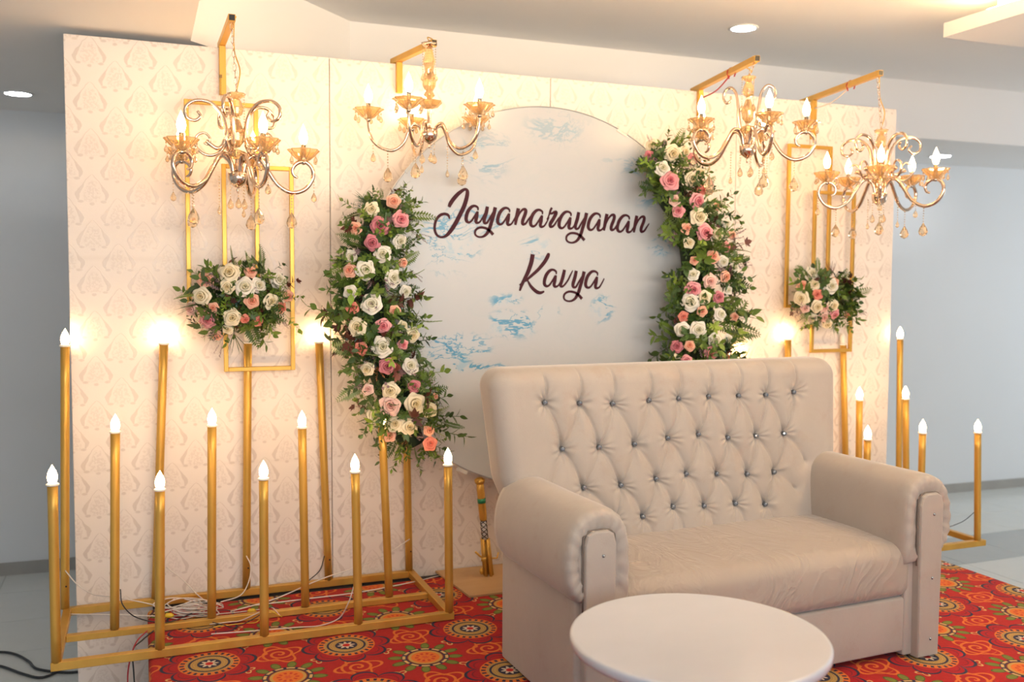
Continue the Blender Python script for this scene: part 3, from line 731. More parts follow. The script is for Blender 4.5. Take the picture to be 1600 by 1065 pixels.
for R_ in rows:
    for p in R_:
        ddx = X_-p[0]; ddz = Zw-p[1]; d_ = np.hypot(ddx, ddz); th = np.arctan2(ddz, ddx)
        but = np.maximum(but, .030*np.exp(-(d_/.022)**1.2))
        fold += .0034*np.sin(th*9+rnd.random()*6+2*np.sin(th*2+rnd.random()*6))*np.exp(-((d_-.03)/.028)**2)
fade = np.clip((sd-.01)/.05, 0, 1)
disp = (np.maximum(cre, 0)*(.35+.65*fade)+but+fold*fade)-.012*np.clip(1-np.abs(X_)/hx*.9, 0, 1)
Xf = X_*np.array([flare(z_) for z_ in Zw.ravel()]).reshape(Zw.shape)+SX+BX
Yf_ = np.array([lean_y(z_) for z_ in Zw.ravel()]).reshape(Zw.shape)+dep+disp
vs = list(zip(Xf.ravel(), Yf_.ravel(), Zw.ravel()))
fs = [(j*NX+i, j*NX+i+1, (j+1)*NX+i+1, (j+1)*NX+i) for j in range(NZ-1) for i in range(NX-1)]
ring = [i for i in range(NX)]+[j*NX+NX-1 for j in range(1, NZ)]+[(NZ-1)*NX+i for i in range(NX-2, -1, -1)]+[j*NX for j in range(NZ-2, 0, -1)]
base_n = len(vs); T = .175
prev = ring
for (inset, back) in ((0, .01), (0, .07), (0.004, .095), (.018, .112), (.035, .117)):
    cur = []
    for idx in ring:
        xx, yy, zz = vs[idx]; fx = (xx-SX-BX); k_ = 1-inset/BHx
        cur.append(len(vs)); vs.append((SX+BX+fx*k_, lean_y(zz)+.075+back, zc+(zz-zc)*(1-inset/.43)))
    for i in range(len(ring)):
        j = (i+1) % len(ring); fs.append((prev[j], prev[i], cur[i], cur[j]))
    prev = cur
fs.append(tuple(reversed(prev)))
bk = MB().add(vs, fs, True).build('backrest', velvet_m, t, O)
for p in bk.data.polygons:
    if len(p.vertices) > 4: p.use_smooth = False
for R_ in rows:
    for p in R_:
        c_ = Vector((p[0]*flare(p[1])+SX+BX, lean_y(p[1])+.016, p[1]))
        RM = Matrix.Translation(c_)@Matrix.Rotation(pi/2+.12, 4, 'X')
        b = MB(); b.lathe([(.010, -.012), (.0115, 0), (.0105, .003), (.006, .0085), (0, .0095)], M=RM, n=8)
        for i in range(len(b.sm)): b.sm[i] = False
        b.build('button', crystal_m, bk, O)
# base, seat
MB().rbox((SX-.75, -1.862, .030), (SX+.73, -1.25, .262), .012, 3).build('base_panel', velvet_m, t, O)
def seatfn(c_):
    u_ = (c_.x-SX)/.735; v_ = (c_.y+1.575)/.30; s_ = max(0, min(1, (c_.z-.30)/.188)); s_ = s_*s_*(3-2*s_)
    k_ = max(0, 1-u_*u_)*max(0, 1-v_*v_); d = Vector((0, 0, s_*(.016*k_**.5-.010*max(0, -(c_.y+1.62)/.26))))
    f_ = max(0, min(1, (-1.70-c_.y)/.17)); w_ = max(0, 1-((c_.z-.37)/.115)**2)
    d.y = -.018*f_*w_*max(0, 1-u_**4); return c_+d
MB().sbox((SX-.745, -1.872, .258), (SX+.715, -1.24, .492), .055, 22, 6, fn=seatfn).build('seat_cushion', seat_m, t, O)
for sx in (-1, 1):
    for yy in (-1.78, -1.32):
        MB().lathe([(.022, 0), (.028, .01), (.026, .05)], (SX+sx*.70, yy, 0), 12).build('foot', black_m, t, O)
# arms
prof = [(-.128, .40), (-.132, .50), (-.130, .60), (-.120, .69), (-.092, .745), (-.045, .775), (.010, .778), (.066, .757), (.106, .710), (.128, .640), (.132, .56), (.116, .49), (.088, .452), (.066, .440), (.05, .445)]
for sx in (-1, 1):
    cx0 = SX+(.772 if sx > 0 else -.800)                      # centre line of the front post
    side = MB().rbox((min(cx0-sx*.10, cx0+sx*.084), -1.868, .012), (max(cx0-sx*.10, cx0+sx*.084), -1.215, .55), .010, 3)
    arm = side.build('side_panel', velvet_m, t, O)
    P = [(a[0], a[1]) for a in catmull(prof, 4)]; P += [(P[-1][0]-.06, .41)]
    n_ = len(P); cxm, czm = 0, .60; vs = []; ys = [(-1.22, .90), (-1.235, .97), (-1.27, 1.), (-1.40, 1.), (-1.55, .995), (-1.70, .995), (-1.80, 1.), (-1.845, 1.0), (-1.868, .985), (-1.884, .95), (-1.893, .90), (-1.896, .82), (-1.890, .66), (-1.884, .60)]
    rnd = random.Random(5+sx)
    fs = []
    for k_, (yy, sc) in enumerate(ys):
        for i, (a, c_) in enumerate(P):
            wob = 0
            if yy < -1.85: wob = .004*math.sin(i*1.9+sx)*(1 if yy > -1.895 else .6)
            vs.append((cx0+sx*(a*sc), yy+wob, czm+(c_-czm)*sc + (.0 if yy > -1.3 else 0)))
    for k_ in range(len(ys)-1):
        for i in range(n_):
            j = (i+1) % n_; f_ = (k_*n_+i, k_*n_+j, (k_+1)*n_+j, (k_+1)*n_+i); fs.append(f_ if sx > 0 else tuple(reversed(f_)))
    fs += [tuple(range(n_)) if sx < 0 else tuple(reversed(range(n_))), tuple((len(ys)-1)*n_+i for i in range(n_))]
    me = MB().add(vs, fs, True); ao = me.build('armrest', velvet_m, t, O)
    bm = bmesh.new(); bm.from_mesh(ao.data); bmesh.ops.recalc_face_normals(bm, faces=bm.faces); bm.to_mesh(ao.data); bm.free()
    # front post, rounded top
    w_ = .061; out = [(-w_*.92, .010), (w_*.92, .010), (w_, .40), (w_*1.02, .655), (w_*.86, .690), (w_*.5, .703), (-w_*.5, .703), (-w_*.86, .690), (-w_*1.02, .655), (-w_, .40)]
    vs = []; 
    for (yy, k_) in ((-1.865, 1), (-1.900, 1), (-1.907, .955), (-1.909, .88)): vs += [(cx0+a*k_, yy, .37+(c_-.37)*(1-(1-k_)*.16)) for a, c_ in out]
    n_ = len(out); fs = [tuple(3*n_+i for i in range(n_))]
    for q_ in range(3): fs += [(q_*n_+i, q_*n_+(i+1) % n_, (q_+1)*n_+(i+1) % n_, (q_+1)*n_+i) for i in range(n_)]
    fp = MB().add(vs, fs).build('front_post', velvet_m, t, O)
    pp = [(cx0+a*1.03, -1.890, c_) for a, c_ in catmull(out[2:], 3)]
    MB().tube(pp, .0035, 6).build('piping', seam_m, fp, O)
    for zz in (.615, .345, .085):
        b = MB(); b.lathe([(.0065, 0), (.0065, .003), (0, .007)], M=Matrix.Translation((cx0+.008, -1.908, zz))@Matrix.Rotation(pi/2, 4, 'X'), n=8); b.build('stud', crystal_m, fp, O)

# ------------------------------------------------------------------ round table
tc = Vector((1.79, -2.53, 0)); TZ = .53; TR = .385
l_ = at(887, 985, Z=TZ); r__ = at(1299, 1000, Z=TZ); TR = (r__-l_).length/2*.992; f_ = at(1093, 925, Z=TZ)
mid = (l_+r__)/2; vd = Vector((f_.x-CX, f_.y-CY, 0)).normalized(); tc = Vector((f_.x, f_.y, 0))-vd*TR; tc = (tc+Vector((mid.x, mid.y, 0)))/2
t = thing('round_table', 'low round white table in front of the sofa', 'table', tc)
MB().lathe([(TR-.02, TZ-.032), (TR-.004, TZ-.030), (TR, TZ-.022), (TR, TZ-.007), (TR-.004, TZ-.001), (TR-.010, TZ)], n=96).build('tabletop', table_m, t)
for p in t.children[0].data.polygons:
    if len(p.vertices) > 4: p.use_smooth = False
MB().lathe([(.032, .03), (.032, TZ-.05), (.09, TZ-.04), (.09, TZ-.033)], n=24).build('pedestal', whiteplastic_m, t)
MB().lathe([(.22, 0), (.225, .008), (.20, .022), (.05, .035), (.034, .05)], n=40).build('base_plate', whiteplastic_m, t)
# ------------------------------------------------------------------ flowers and foliage
rg = random.Random(11)
def flower_mat(name, inner, outer, R_):
    M = begin(mat(name, outer, .6, Subsurface_Weight=.0, Sheen_Weight=.2)); v, x, y, z = coords()
    r = sqrt(x*x+y*y)*(1.0/R_)
    n = E.nt.nodes.new('ShaderNodeAttribute'); n.attribute_name = 'petal_rim'; rim = E(n.outputs['Fac'])
    setc(M, mix(emax(lt(r, .45, .40)*.8, lt(rim, .55, .40)), outer, inner)); return M
ROSE = {'white': flower_mat('rose_'+'white', (.50, .46, .24), (.80, .76, .68), .03), 'cream': flower_mat('rose_'+'cream', (.58, .44, .18), (.82, .73, .54), .03), 'pink': flower_mat('rose_'+'pink', (.50, .03, .07), (.80, .36, .38), .03), 'peach': flower_mat('rose_'+'peach', (.70, .17, .08), (.84, .46, .33), .03), 'mauve': flower_mat('rose_'+'mauve', (.30, .015, .04), (.58, .20, .24), .03), 'blush': flower_mat('rose_'+'blush', (.62, .24, .20), (.82, .56, .48), .03), 'coral': flower_mat('rose_'+'coral', (.55, .07, .04), (.80, .27, .20), .03)}
def rose_mesh(seed, R_=.03):
    r = random.Random(seed); b = MB()
    b.at = []
    for (n_, rt, h, wd, fl_) in ((2, .11, .74, 3.3, .03), (3, .22, .76, 2.6, .07), (3, .37, .72, 2.5, .12), (4, .56, .56, 2.0, .19), (5, .76, .30, 1.55, .26)):
        ph = r.random()*6
        for k_ in range(n_):
            a0 = ph+2*pi*k_/n_+r.uniform(-.18, .18); nu, nv = 7, 6; vs = []; s_ = r.uniform(.92, 1.07); pt = r.uniform(.08, .20)*(rt > .3); tl = r.uniform(-.05, .05)
            for j in range(nv):
                for i in range(nu):
                    u_ = 2*i/(nu-1)-1; v_ = j/(nv-1); wid = wd*.5*(.55+.45*math.sin(pi*min(1, .15+.5*v_))); an = a0+u_*wid
                    rim = max(0, v_-.6)/.4
                    rr = rt*(.35+.65*min(1, v_/.6)**.5)+fl_*rim**1.3*(1-.25*u_*u_)+.05*u_*(rt < .5)
                    hh = .62*(.45+.55*rt); zz = h-hh+hh*math.sin(min(1, v_/.75)*pi/2)-fl_*.75*rim**2+tl*v_-.10*(abs(u_)**3)*v_*(rt > .3)
                    rr *= 1+pt*max(0, 1-1.6*abs(u_))*rim
                    vs.append((R_*rr*s_*math.cos(an), R_*rr*s_*math.sin(an), R_*zz+.0005*k_)); b.at.append(v_)
            b.add(vs, [(j*nu+i, j*nu+i+1, (j+1)*nu+i+1, (j+1)*nu+i) for j in range(nv-1) for i in range(nu-1)], True)
    return b
def rose_build(seed, m_):
    b = rose_mesh(seed); me = b.mesh('rose', m_); at_ = me.attributes.new('petal_rim', 'FLOAT', 'POINT'); at_.data.foreach_set('value', b.at); return me
RM_ = {}
for c_ in ROSE:
    RM_[c_] = [rose_build(q*7+1, ROSE[c_]) for q in range(3)]
def leaf_mat(name, a, b_, rough=.5):
    M = begin(mat(name, a, rough)); v, x, y, z = coords(); n = E.nt.nodes.new('ShaderNodeObjectInfo')
    setc(M, mix(E(n.outputs['Random']), a, b_)); return M
GR = {'mid': leaf_mat('leaf_green', (.068, .125, .016), (.15, .235, .035)), 'dark': leaf_mat('leaf_dark_green', (.030, .07, .015), (.06, .12, .022)), 'lime': leaf_mat('leaf_lime', (.20, .32, .03), (.30, .40, .06)),
      'burg': leaf_mat('leaf_burgundy', (.055, .016, .012), (.13, .03, .02)), 'blue': leaf_mat('leaf_blue_green', (.05, .13, .12), (.10, .20, .17)), 'lav': leaf_mat('lavender', (.25, .17, .19), (.36, .25, .25)),
      'rust': leaf_mat('rust_sprig', (.45, .16, .05), (.55, .25, .10)), 'pale': leaf_mat('pale_green', (.16, .23, .07), (.26, .31, .12))}
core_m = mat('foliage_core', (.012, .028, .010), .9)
def blade(b, o, d, up, L, w, n_=3, fold=.15, curl=.15):
    o = Vector(o); d = Vector(d).normalized(); sd_ = d.cross(Vector(up)); sd_ = sd_.normalized() if sd_.length > 1e-5 else d.orthogonal().normalized(); nn_ = sd_.cross(d)
    vs = [o]; 
    for i in range(1, n_+1):
        t_ = i/(n_+1); ww = w*math.sin(pi*t_**.8)*.5; c_ = o+d*(L*t_)-nn_*(curl*L*t_*t_)
        vs += [c_-sd_*ww+nn_*fold*ww, c_, c_+sd_*ww+nn_*fold*ww]
    vs.append(o+d*L-nn_*curl*L); k_ = len(vs)-1
    fs = [(0, 2, 1), (0, 3, 2)]
    for i in range(n_-1):
        a = 1+3*i; fs += [(a, a+1, a+4, a+3), (a+1, a+2, a+5, a+4)]
    a = 1+3*(n_-1); fs += [(a, a+1, k_), (a+1, a+2, k_)]
    b.add(vs, fs, True)
def stemcurve(L, bend): return lambda t_: Vector((bend*L*t_*t_, 0, L*t_))
def fern(seed, L=1., dens=13):
    r = random.Random(seed); b = MB(); f = stemcurve(L, r.uniform(.1, .35)); b.tube([f(i/6) for i in range(7)], .008, 4)
    for i in range(dens):
        t_ = .12+.88*i/dens; p = f(t_); ll = L*.24*math.sin(pi*(.18+.78*t_))+.03
        for s_ in (-1, 1): blade(b, p, (.35, s_, .55), (1, 0, 0), ll*r.uniform(.85, 1.1), ll*.34, 1)
    return b
def sprig(seed, L=1., n_=9, lw=.5):
    r = random.Random(seed); b = MB(); f = stemcurve(L, r.uniform(.05, .3)); b.tube([f(i/5) for i in range(6)], .010, 4)
    for i in range(n_):
        t_ = .25+.75*i/(n_-1); a = i*2.4; dv = Vector((math.cos(a), math.sin(a), .75 if t_ < .95 else 3)); ll = .30*r.uniform(.8, 1.15)
        blade(b, f(t_), dv, (0, 0, 1), ll, ll*lw, 3)
    return b
def lobed(seed, L=1.):
    r = random.Random(seed); b = MB(); f = stemcurve(L*.7, .2); b.tube([f(i/4) for i in range(5)], .010, 4)
    for q in range(4):
        t_ = .35+.65*q/3; a = q*2.2; ax = Vector((math.cos(a), math.sin(a), .6)).normalized(); p = f(t_); sd_ = ax.cross(Vector((0, 0, 1))).normalized()
        for s_, ll in ((0, .34), (.55, .27), (-.55, .27), (1.15, .18), (-1.15, .18)):
            blade(b, p+ax*.04, ax*math.cos(s_)+sd_*math.sin(s_), (0, 0, 1), ll*r.uniform(.9, 1.1), ll*.5, 2)
    return b
def dusty(seed, L=1.):
    r = random.Random(seed); b = MB()
    for q in range(5):
        a = q*1.3; tip = Vector((.35*math.cos(a), .35*math.sin(a), r.uniform(.6, 1)))*L; b.tube([(0, 0, 0), tip], .008, 3)
        for i in range(9):
            t_ = .3+.7*i/9; blade(b, tip*t_, (r.uniform(-1, 1), r.uniform(-1, 1), r.uniform(0, 1)), (0, 0, 1), .11, .06, 1)
    return b
def spike(seed, L=1.):
    r = random.Random(seed); b = MB()
    for q in range(3):
        tip = Vector((r.uniform(-.2, .2), r.uniform(-.2, .2), r.uniform(.8, 1)))*L; b.tube([(0, 0, 0), tip], .007, 3)
        for i in range(16):
            t_ = .5+.5*i/16; a = i*2.4; blade(b, tip*t_, (math.cos(a), math.sin(a), .8), (0, 0, 1), .075, .045, 1)
    return b
def grass(seed, L=1.):
    r = random.Random(seed); b = MB()
    for q in range(9):
        tip = Vector((r.uniform(-.3, .3), r.uniform(-.3, .3), r.uniform(.6, 1))); blade(b, (0, 0, 0), tip, (0, 1, .2), tip.length*L, .03, 3, curl=r.uniform(-.1, .25))
    return b
KIND = {'fern_frond': [fern(1), fern(2), fern(3, 1, 10)], 'leaf_sprig': [sprig(1), sprig(2, 1., 11, .42), sprig(3, 1., 8, .6)], 'lobed_leaf': [lobed(1), lobed(2)],
        'dusty_sprig': [dusty(1)], 'lavender_spike': [spike(1), spike(2)], 'grass_tuft': [grass(1), grass(2)]}
KM = {}
def kmesh(kind, i, g):
    k_ = (kind, i, g)
    if k_ not in KM: KM[k_] = KIND[kind][i].mesh(kind, GR[g])
    return KM[k_]
MIX = [('fern_frond', 'mid', 20), ('fern_frond', 'pale', 6), ('leaf_sprig', 'mid', 18), ('leaf_sprig', 'dark', 16), ('lobed_leaf', 'dark', 15), ('lobed_leaf', 'burg', 6), ('dusty_sprig', 'blue', 4),
       ('lavender_spike', 'lav', 7), ('grass_tuft', 'dark', 5), ('leaf_sprig', 'lime', 4), ('grass_tuft', 'burg', 3), ('dusty_sprig', 'rust', 2), ('lobed_leaf', 'mid', 8), ('fern_frond', 'dark', 6)]
BAG = [(a, b_) for a, b_, n_ in MIX for _ in range(n_)]
def orient(d, r, roll=None):
    d = d.normalized(); q_ = Vector((0, 0, 1)).rotation_difference(d)
    return q_@Quaternion((0, 0, 1), r.random()*2*pi if roll is None else roll)
def place_sprig(t, O_, p, d, L, r, kg=None):
    kind, g = kg or r.choice(BAG); me = kmesh(kind, r.randrange(len(KIND[kind])), g)
    if kind == 'dusty_sprig': L *= .75
    link(kind, me, t, M=Matrix.LocRotScale(p-O_, orient(d, r), (L, L, L)))
def place_rose(t, O_, p, d, dia, col, r):
    s_ = dia/2/.0305
    link('rose', r.choice(RM_[col]), t, M=Matrix.LocRotScale(p-O_, orient(d, r), (s_, s_, s_*1.0)))
def garland(label, spine, depth_y, roses, n_sprig, seed, group, extra=()):
    """spine: (px, py, half width px) down the garland, read on the plane Y = depth_y"""
    r = random.Random(seed); P = []; 
    for a in catmull(spine, 4):
        c_ = at(a[0], a[1], Y=depth_y-.10); e_ = at(a[0]+a[2], a[1], Y=depth_y-.10); w0 = (e_.x-c_.x)*.96; c_.y = depth_y; P.append((c_, w0))
    O_ = Vector((P[-1][0].x, depth_y, P[-1][0].z)); t = thing('flower_garland', label, 'flower garland', O_, group)
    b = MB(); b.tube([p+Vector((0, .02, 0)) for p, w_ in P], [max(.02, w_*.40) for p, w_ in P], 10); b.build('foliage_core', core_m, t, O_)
    n_ = len(P)
    def loc(s_): 
        i = min(int(s_), n_-2); f_ = s_-i; return P[i][0].lerp(P[i+1][0], f_), P[i][1]*(1-f_)+P[i+1][1]*f_, (P[i+1][0]-P[i][0]).normalized()
    for k_ in range(n_sprig):
        s_ = r.random()*(n_-1.001); c_, w_, tn = loc(s_); u_ = r.uniform(-1, 1); u_ = math.copysign(abs(u_)**.75, u_)
        nrm = Vector((u_, -math.sqrt(max(0, 1-u_*u_))*.95, 0)).normalized(); end = 0
        if s_ < 1.2: end = 1.0
        elif s_ > n_-2.2: end = -1.1
        d = nrm+Vector((r.uniform(-.5, .5), r.uniform(-.1, .1), r.uniform(-.75, .6)+end))
        L = w_*r.uniform(.50, .85)*(1.0 if abs(u_) > .6 else .80)
        q_ = r.uniform(.35, .62); p = c_+Vector((nrm.x*w_*q_, nrm.y*w_*q_*.9, 0))
        if r.random() < .07: L *= 1.35
        tip = p+d.normalized()*L; lim = at(1026, 338, Y=depth_y-.1)       # keep the end of the lettering clear
        if seed == 9 and abs(min(tip.z, p.z)-lim.z) < .08 and tip.x < lim.x: continue
        place_sprig(t, O_, p, d, L, r)
    for (rx, ry, dd, col) in roses:
        # find the spine station
        g0 = at(rx, ry, Y=depth_y-.12); i = min(range(n_), key=lambda q_: abs(P[q_][0].z-g0.z)); c_, w_ = P[i]
        u_ = max(-.95, min(.95, (g0.x-c_.x)/w_)); Yr = depth_y-.80*w_*math.sqrt(1-u_*u_)-.012
        p = at(rx, ry, Y=Yr); dep = (p-Vector((CX, CY, CZ))).dot(_fw)
        d = Vector((u_*.75, -1, .05)); v_ = (Vector((CX, CY, CZ))-p).normalized(); d = d.normalized()*.55+v_*.45+Vector((r.uniform(-.18, .18), 0, r.uniform(-.18, .18)))
        place_rose(t, O_, p-d.normalized()*.008, d, dd/FPX*dep*1.10, col, r)
        for q in range(2):
            a = r.random()*6.3; place_sprig(t, O_, p+Vector((0, .03, 0)), Vector((math.cos(a), -.35, math.sin(a))), dd/FPX*dep*1.5, r, ('leaf_sprig', r.choice(('mid', 'dark'))))
    for (kind, g, sx_, sy_, ex, ey) in extra:
        Ye = depth_y-.06; a = at(sx_, sy_, Y=Ye); c_ = at(ex, ey, Y=Ye-.02); place_sprig(t, O_, a, c_-a, (c_-a).length, r, (kind, g))
    return t
W_, K_, P_, H_, M__, B_, O2 = 'white', 'cream', 'pink', 'peach', 'mauve', 'blush', 'coral'
LG = [(615,314,20,H_),(581,326,22,K_),(626,342,25,P_),(593.5,354,28,M__),(556,356.5,18,H_),(582,379,23,M__),(625,377,21,W_),(598,397,25,W_),(548,400.5,19,W_),(571,421,29,W_),(546.6,422,20,H_),(613.7,434,25,W_),(630.6,410.6,14,H_),
      (548,455.6,20,W_),(634,455.6,18,W_),(581,475.5,29,W_),(550.7,480.4,18,O2),(617,485,16,H_),(558.5,511,27,K_),(598.6,509,22,P_),(629.5,508.6,16,K_),(644,523.6,22,K_),(564,545,19,O2),(598.4,541.7,29,W_),(630,538,16,P_),
      (605,572,23,M__),(574,576.6,20,K_),(641.6,571.6,23,W_),(575,608,16,B_),(647,603.6,19,M__),(610,610,25,K_),(610,633,29,B_),(648,630.6,30,K_),(671,639,22,K_),(587.6,648.6,24,K_),(618,662,23,K_),(639,666.6,25,K_),(609,680,18,H_),(670.4,672,17,H_),(672,692.5,20,O2),(681,619,9,H_)]
RG = [(1019,228,20,K_),(1050,239,26,K_),(1069,237.5,20,K_),(1082,248,18,P_),(1014,243,14,M__),(1035,263,23,W_),(1046,282.6,27,P_),(1080,280,22,K_),(1098,297,15,O2),(1089.5,313.6,23,P_),(1060,329.5,18,P_),(1054,312.6,16,B_),(1092,339,25,K_),(1073.5,357,16,H_),
      (1101,363,25,P_),(1122,365,18,K_),(1077,379,16,K_),(1135.5,349,15,W_),(1144,367,13,H_),(1135.5,386,15,P_),(1121,322,12,H_),(1095,271,16,K_),(1114,401,20,H_),(1130,408.6,17,W_),(1148,418,15,W_),(1085,407,12,H_),(1082.5,429,18,W_),(1134,432,17,H_),
      (1109.5,439,21,B_),(1083,451.7,23,P_),(1101,464,20,K_),(1079,471,27,W_),(1123,464,18,M__),(1138,453,13,W_),(1097,486,15,H_),(1068,494,15,O2),(1125.6,491,19,W_),(1067,515,23,W_),(1091,515,23,W_),(1058,541,19,M__),(1078,539.5,16,H_),
      (1117,531,21,W_),(1138,530,15,W_),(1110,552,20,P_),(1054.6,561.5,15,K_),(1073,563,16,P_),(1135,559,15,H_),(1147.6,495,13,H_),(1075,590,22,W_),(1105,600,20,P_),(1090,630,22,K_)]
garland('rose and foliage garland hanging down the left edge of the round sign',
        [(603,310,45),(600,345,58),(590,400,64),(585,450,68),(588,500,70),(598,550,70),(618,600,68),(634,650,66),(655,700,50)], -.31, LG, 430, 4, 'flower garlands on the round sign',
        [('fern_frond', 'mid', 630, 335, 684, 334), ('lobed_leaf', 'burg', 605, 308, 622, 288), ('leaf_sprig', 'pale', 560, 330, 530, 312), ('fern_frond', 'pale', 570, 600, 527, 622), ('leaf_sprig', 'mid', 560, 440, 512, 440), ('fern_frond', 'mid', 560, 400, 516, 432), ('lobed_leaf', 'burg', 555, 490, 515, 478), ('lobed_leaf', 'burg', 555, 555, 522, 540), ('lobed_leaf', 'burg', 580, 640, 548, 632), ('lavender_spike', 'lav', 640, 420, 662, 440), ('lavender_spike', 'lav', 640, 360, 672, 378), ('leaf_sprig', 'dark', 590, 665, 566, 682), ('fern_frond', 'dark', 690, 660, 725, 672), ('leaf_sprig', 'pale', 650, 705, 655, 738), ('leaf_sprig', 'lime', 640, 545, 645, 560), ('lobed_leaf', 'dark', 665, 700, 690, 722), ('dusty_sprig', 'blue', 620, 570, 628, 595), ('dusty_sprig', 'blue', 558, 450, 560, 475), ('lobed_leaf', 'dark', 560, 365, 540, 350)])
garland('rose and foliage garland along the right edge of the round sign, above the sofa',
        [(1048,228,28),(1048,262,46),(1066,300,52),(1095,345,56),(1108,400,57),(1108,450,58),(1105,500,60),(1098,550,64),(1092,600,58),(1088,655,44)], -.31, RG, 430, 9, 'flower garlands on the round sign',
        [('leaf_sprig', 'mid', 1038, 235, 1050, 205), ('fern_frond', 'pale', 1055, 232, 1068, 200), ('fern_frond', 'lime', 1040, 285, 1005, 275), ('fern_frond', 'mid', 1040, 296, 1005, 288), ('grass_tuft', 'mid', 1035, 290, 998, 290), ('leaf_sprig', 'mid', 1125, 330, 1160, 345), ('leaf_sprig', 'dark', 1115, 320, 1145, 300), ('lobed_leaf', 'burg', 1090, 255, 1103, 262), ('lavender_spike', 'lav', 1030, 250, 1003, 245), ('fern_frond', 'mid', 1130, 540, 1168, 555), ('fern_frond', 'lime', 1130, 520, 1168, 530), ('lobed_leaf', 'burg', 1060, 505, 1050, 500), ('lobed_leaf', 'dark', 1055, 555, 1033, 545), ('lobed_leaf', 'dark', 1140, 400, 1165, 398), ('leaf_sprig', 'dark', 1070, 420, 1050, 425)])
def bouquet(label, cx_, cy_, rx_, ry_, Yb_, roses, n_sprig, seed, extra=()):
    r = random.Random(seed); c_ = at(cx_, cy_, Y=Yb_-.07); w_ = (at(cx_+rx_, cy_, Y=Yb_-.07)-c_).length*.92; h_ = (at(cx_, cy_-ry_, Y=Yb_-.07)-c_).length
    c_.y = Yb_; O_ = Vector((c_.x, Yb_+.04, c_.z)); t = thing('flower_bouquet', label, 'bouquet', O_, 'rose bouquets fixed to the gold frames')
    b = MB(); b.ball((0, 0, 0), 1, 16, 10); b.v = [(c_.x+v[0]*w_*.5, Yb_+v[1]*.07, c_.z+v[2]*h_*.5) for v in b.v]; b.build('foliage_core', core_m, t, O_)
    for k_ in range(n_sprig):
        a = r.random()*2*pi; q_ = math.sqrt(r.random()); ux, uz = q_*math.cos(a), q_*math.sin(a); ny = -math.sqrt(max(0, 1-q_*q_))
        p = Vector((c_.x+ux*w_*.42, Yb_+ny*.06, c_.z+uz*h_*.42)); d = Vector((ux*w_*1.15, ny*.14-.02, uz*h_*1.15-.02))+Vector((r.uniform(-.05, .05), 0, r.uniform(-.05, .05)))
        L = (.55*(w_*abs(math.cos(a))+h_*abs(math.sin(a))))*r.uniform(.7, 1.15)*(1 if q_ > .6 else .65); L = max(.06, L)
        place_sprig(t, O_, p, d, L, r)
    for (rx, ry, dd, col) in roses:
        g0 = at(rx, ry, Y=Yb_-.08); ux = (g0.x-c_.x)/w_; uz = (g0.z-c_.z)/h_; q_ = min(.97, math.hypot(ux, uz)); Yr = Yb_-.115*math.sqrt(1-q_*q_)-.02
        p = at(rx, ry, Y=Yr); dep = (p-Vector((CX, CY, CZ))).dot(_fw); v_ = (Vector((CX, CY, CZ))-p).normalized()
        d = Vector((ux*.8, -1, uz*.8)).normalized()*.6+v_*.4+Vector((r.uniform(-.15, .15), 0, r.uniform(-.15, .15)))
        place_rose(t, O_, p-d.normalized()*.008, d, dd/FPX*dep*1.10, col, r)
    for (kind, g, sx_, sy_, ex, ey) in extra:
        a = at(sx_, sy_, Y=Yb_-.09); e_ = at(ex, ey, Y=Yb_-.08); place_sprig(t, O_, a, e_-a, (e_-a).length, r, (kind, g))
BL = [(321,438,24,H_),(358,426.5,30,K_),(392,425,18,H_),(355,448,20,K_),(383,449,29,W_),(404,445.6,22,W_),(435,438,24,W_),(315,462.6,25,K_),(394,470,21,H_),(423.5,470.4,22,K_),(451,462.6,16,H_),(440.5,480.6,16,O2),(298.5,483,20,B_),(325.5,498.6,25,P_),(333,480.6,15,H_),(363,496,24,K_),(356,514,16,K_),(383,498.6,15,O2),(404,502,15,O2),(339,524.5,16,H_)]
BR = [(1269.4,428.6,22,W_),(1284,428.6,12,H_),(1254,446,17,H_),(1273,444,16,K_),(1298,447.4,22,W_),(1304,440,13,H_),(1252,466,21,K_),(1277,460,15,O2),(1258,481.6,14,B_),(1277,478.6,18,K_),(1301,476.7,19,K_),(1289,480.5,14,B_),(1288,494.7,17,B_),(1304,491,15,P_),(1268,497.4,16,K_),(1292.7,506,15,K_),(1324.6,491.7,10,H_)]
bouquet('oval rose bouquet on the gold frames left of the round sign', 373, 468, 84, 64, -.13, BL, 250, 21,
        [('fern_frond', 'pale', 408, 425, 417, 384), ('fern_frond', 'mid', 366, 420, 355, 384), ('fern_frond', 'pale', 395, 425, 388, 390), ('grass_tuft', 'burg', 385, 425, 366, 378), ('lobed_leaf', 'burg', 440, 450, 470, 435), ('lobed_leaf', 'dark', 430, 420, 448, 406), ('leaf_sprig', 'mid', 450, 465, 472, 465), ('fern_frond', 'mid', 310, 460, 272, 456), ('grass_tuft', 'dark', 310, 475, 268, 478), ('grass_tuft', 'dark', 365, 520, 372, 562), ('lavender_spike', 'lav', 350, 525, 342, 560), ('leaf_sprig', 'mid', 395, 515, 405, 540), ('leaf_sprig', 'lime', 445, 490, 466, 518), ('lavender_spike', 'lav', 430, 495, 452, 515), ('lobed_leaf', 'burg', 310, 490, 292, 508), ('dusty_sprig', 'rust', 325, 500, 300, 520), ('dusty_sprig', 'blue', 345, 505, 330, 520), ('fern_frond', 'pale', 318, 440, 302, 425)])
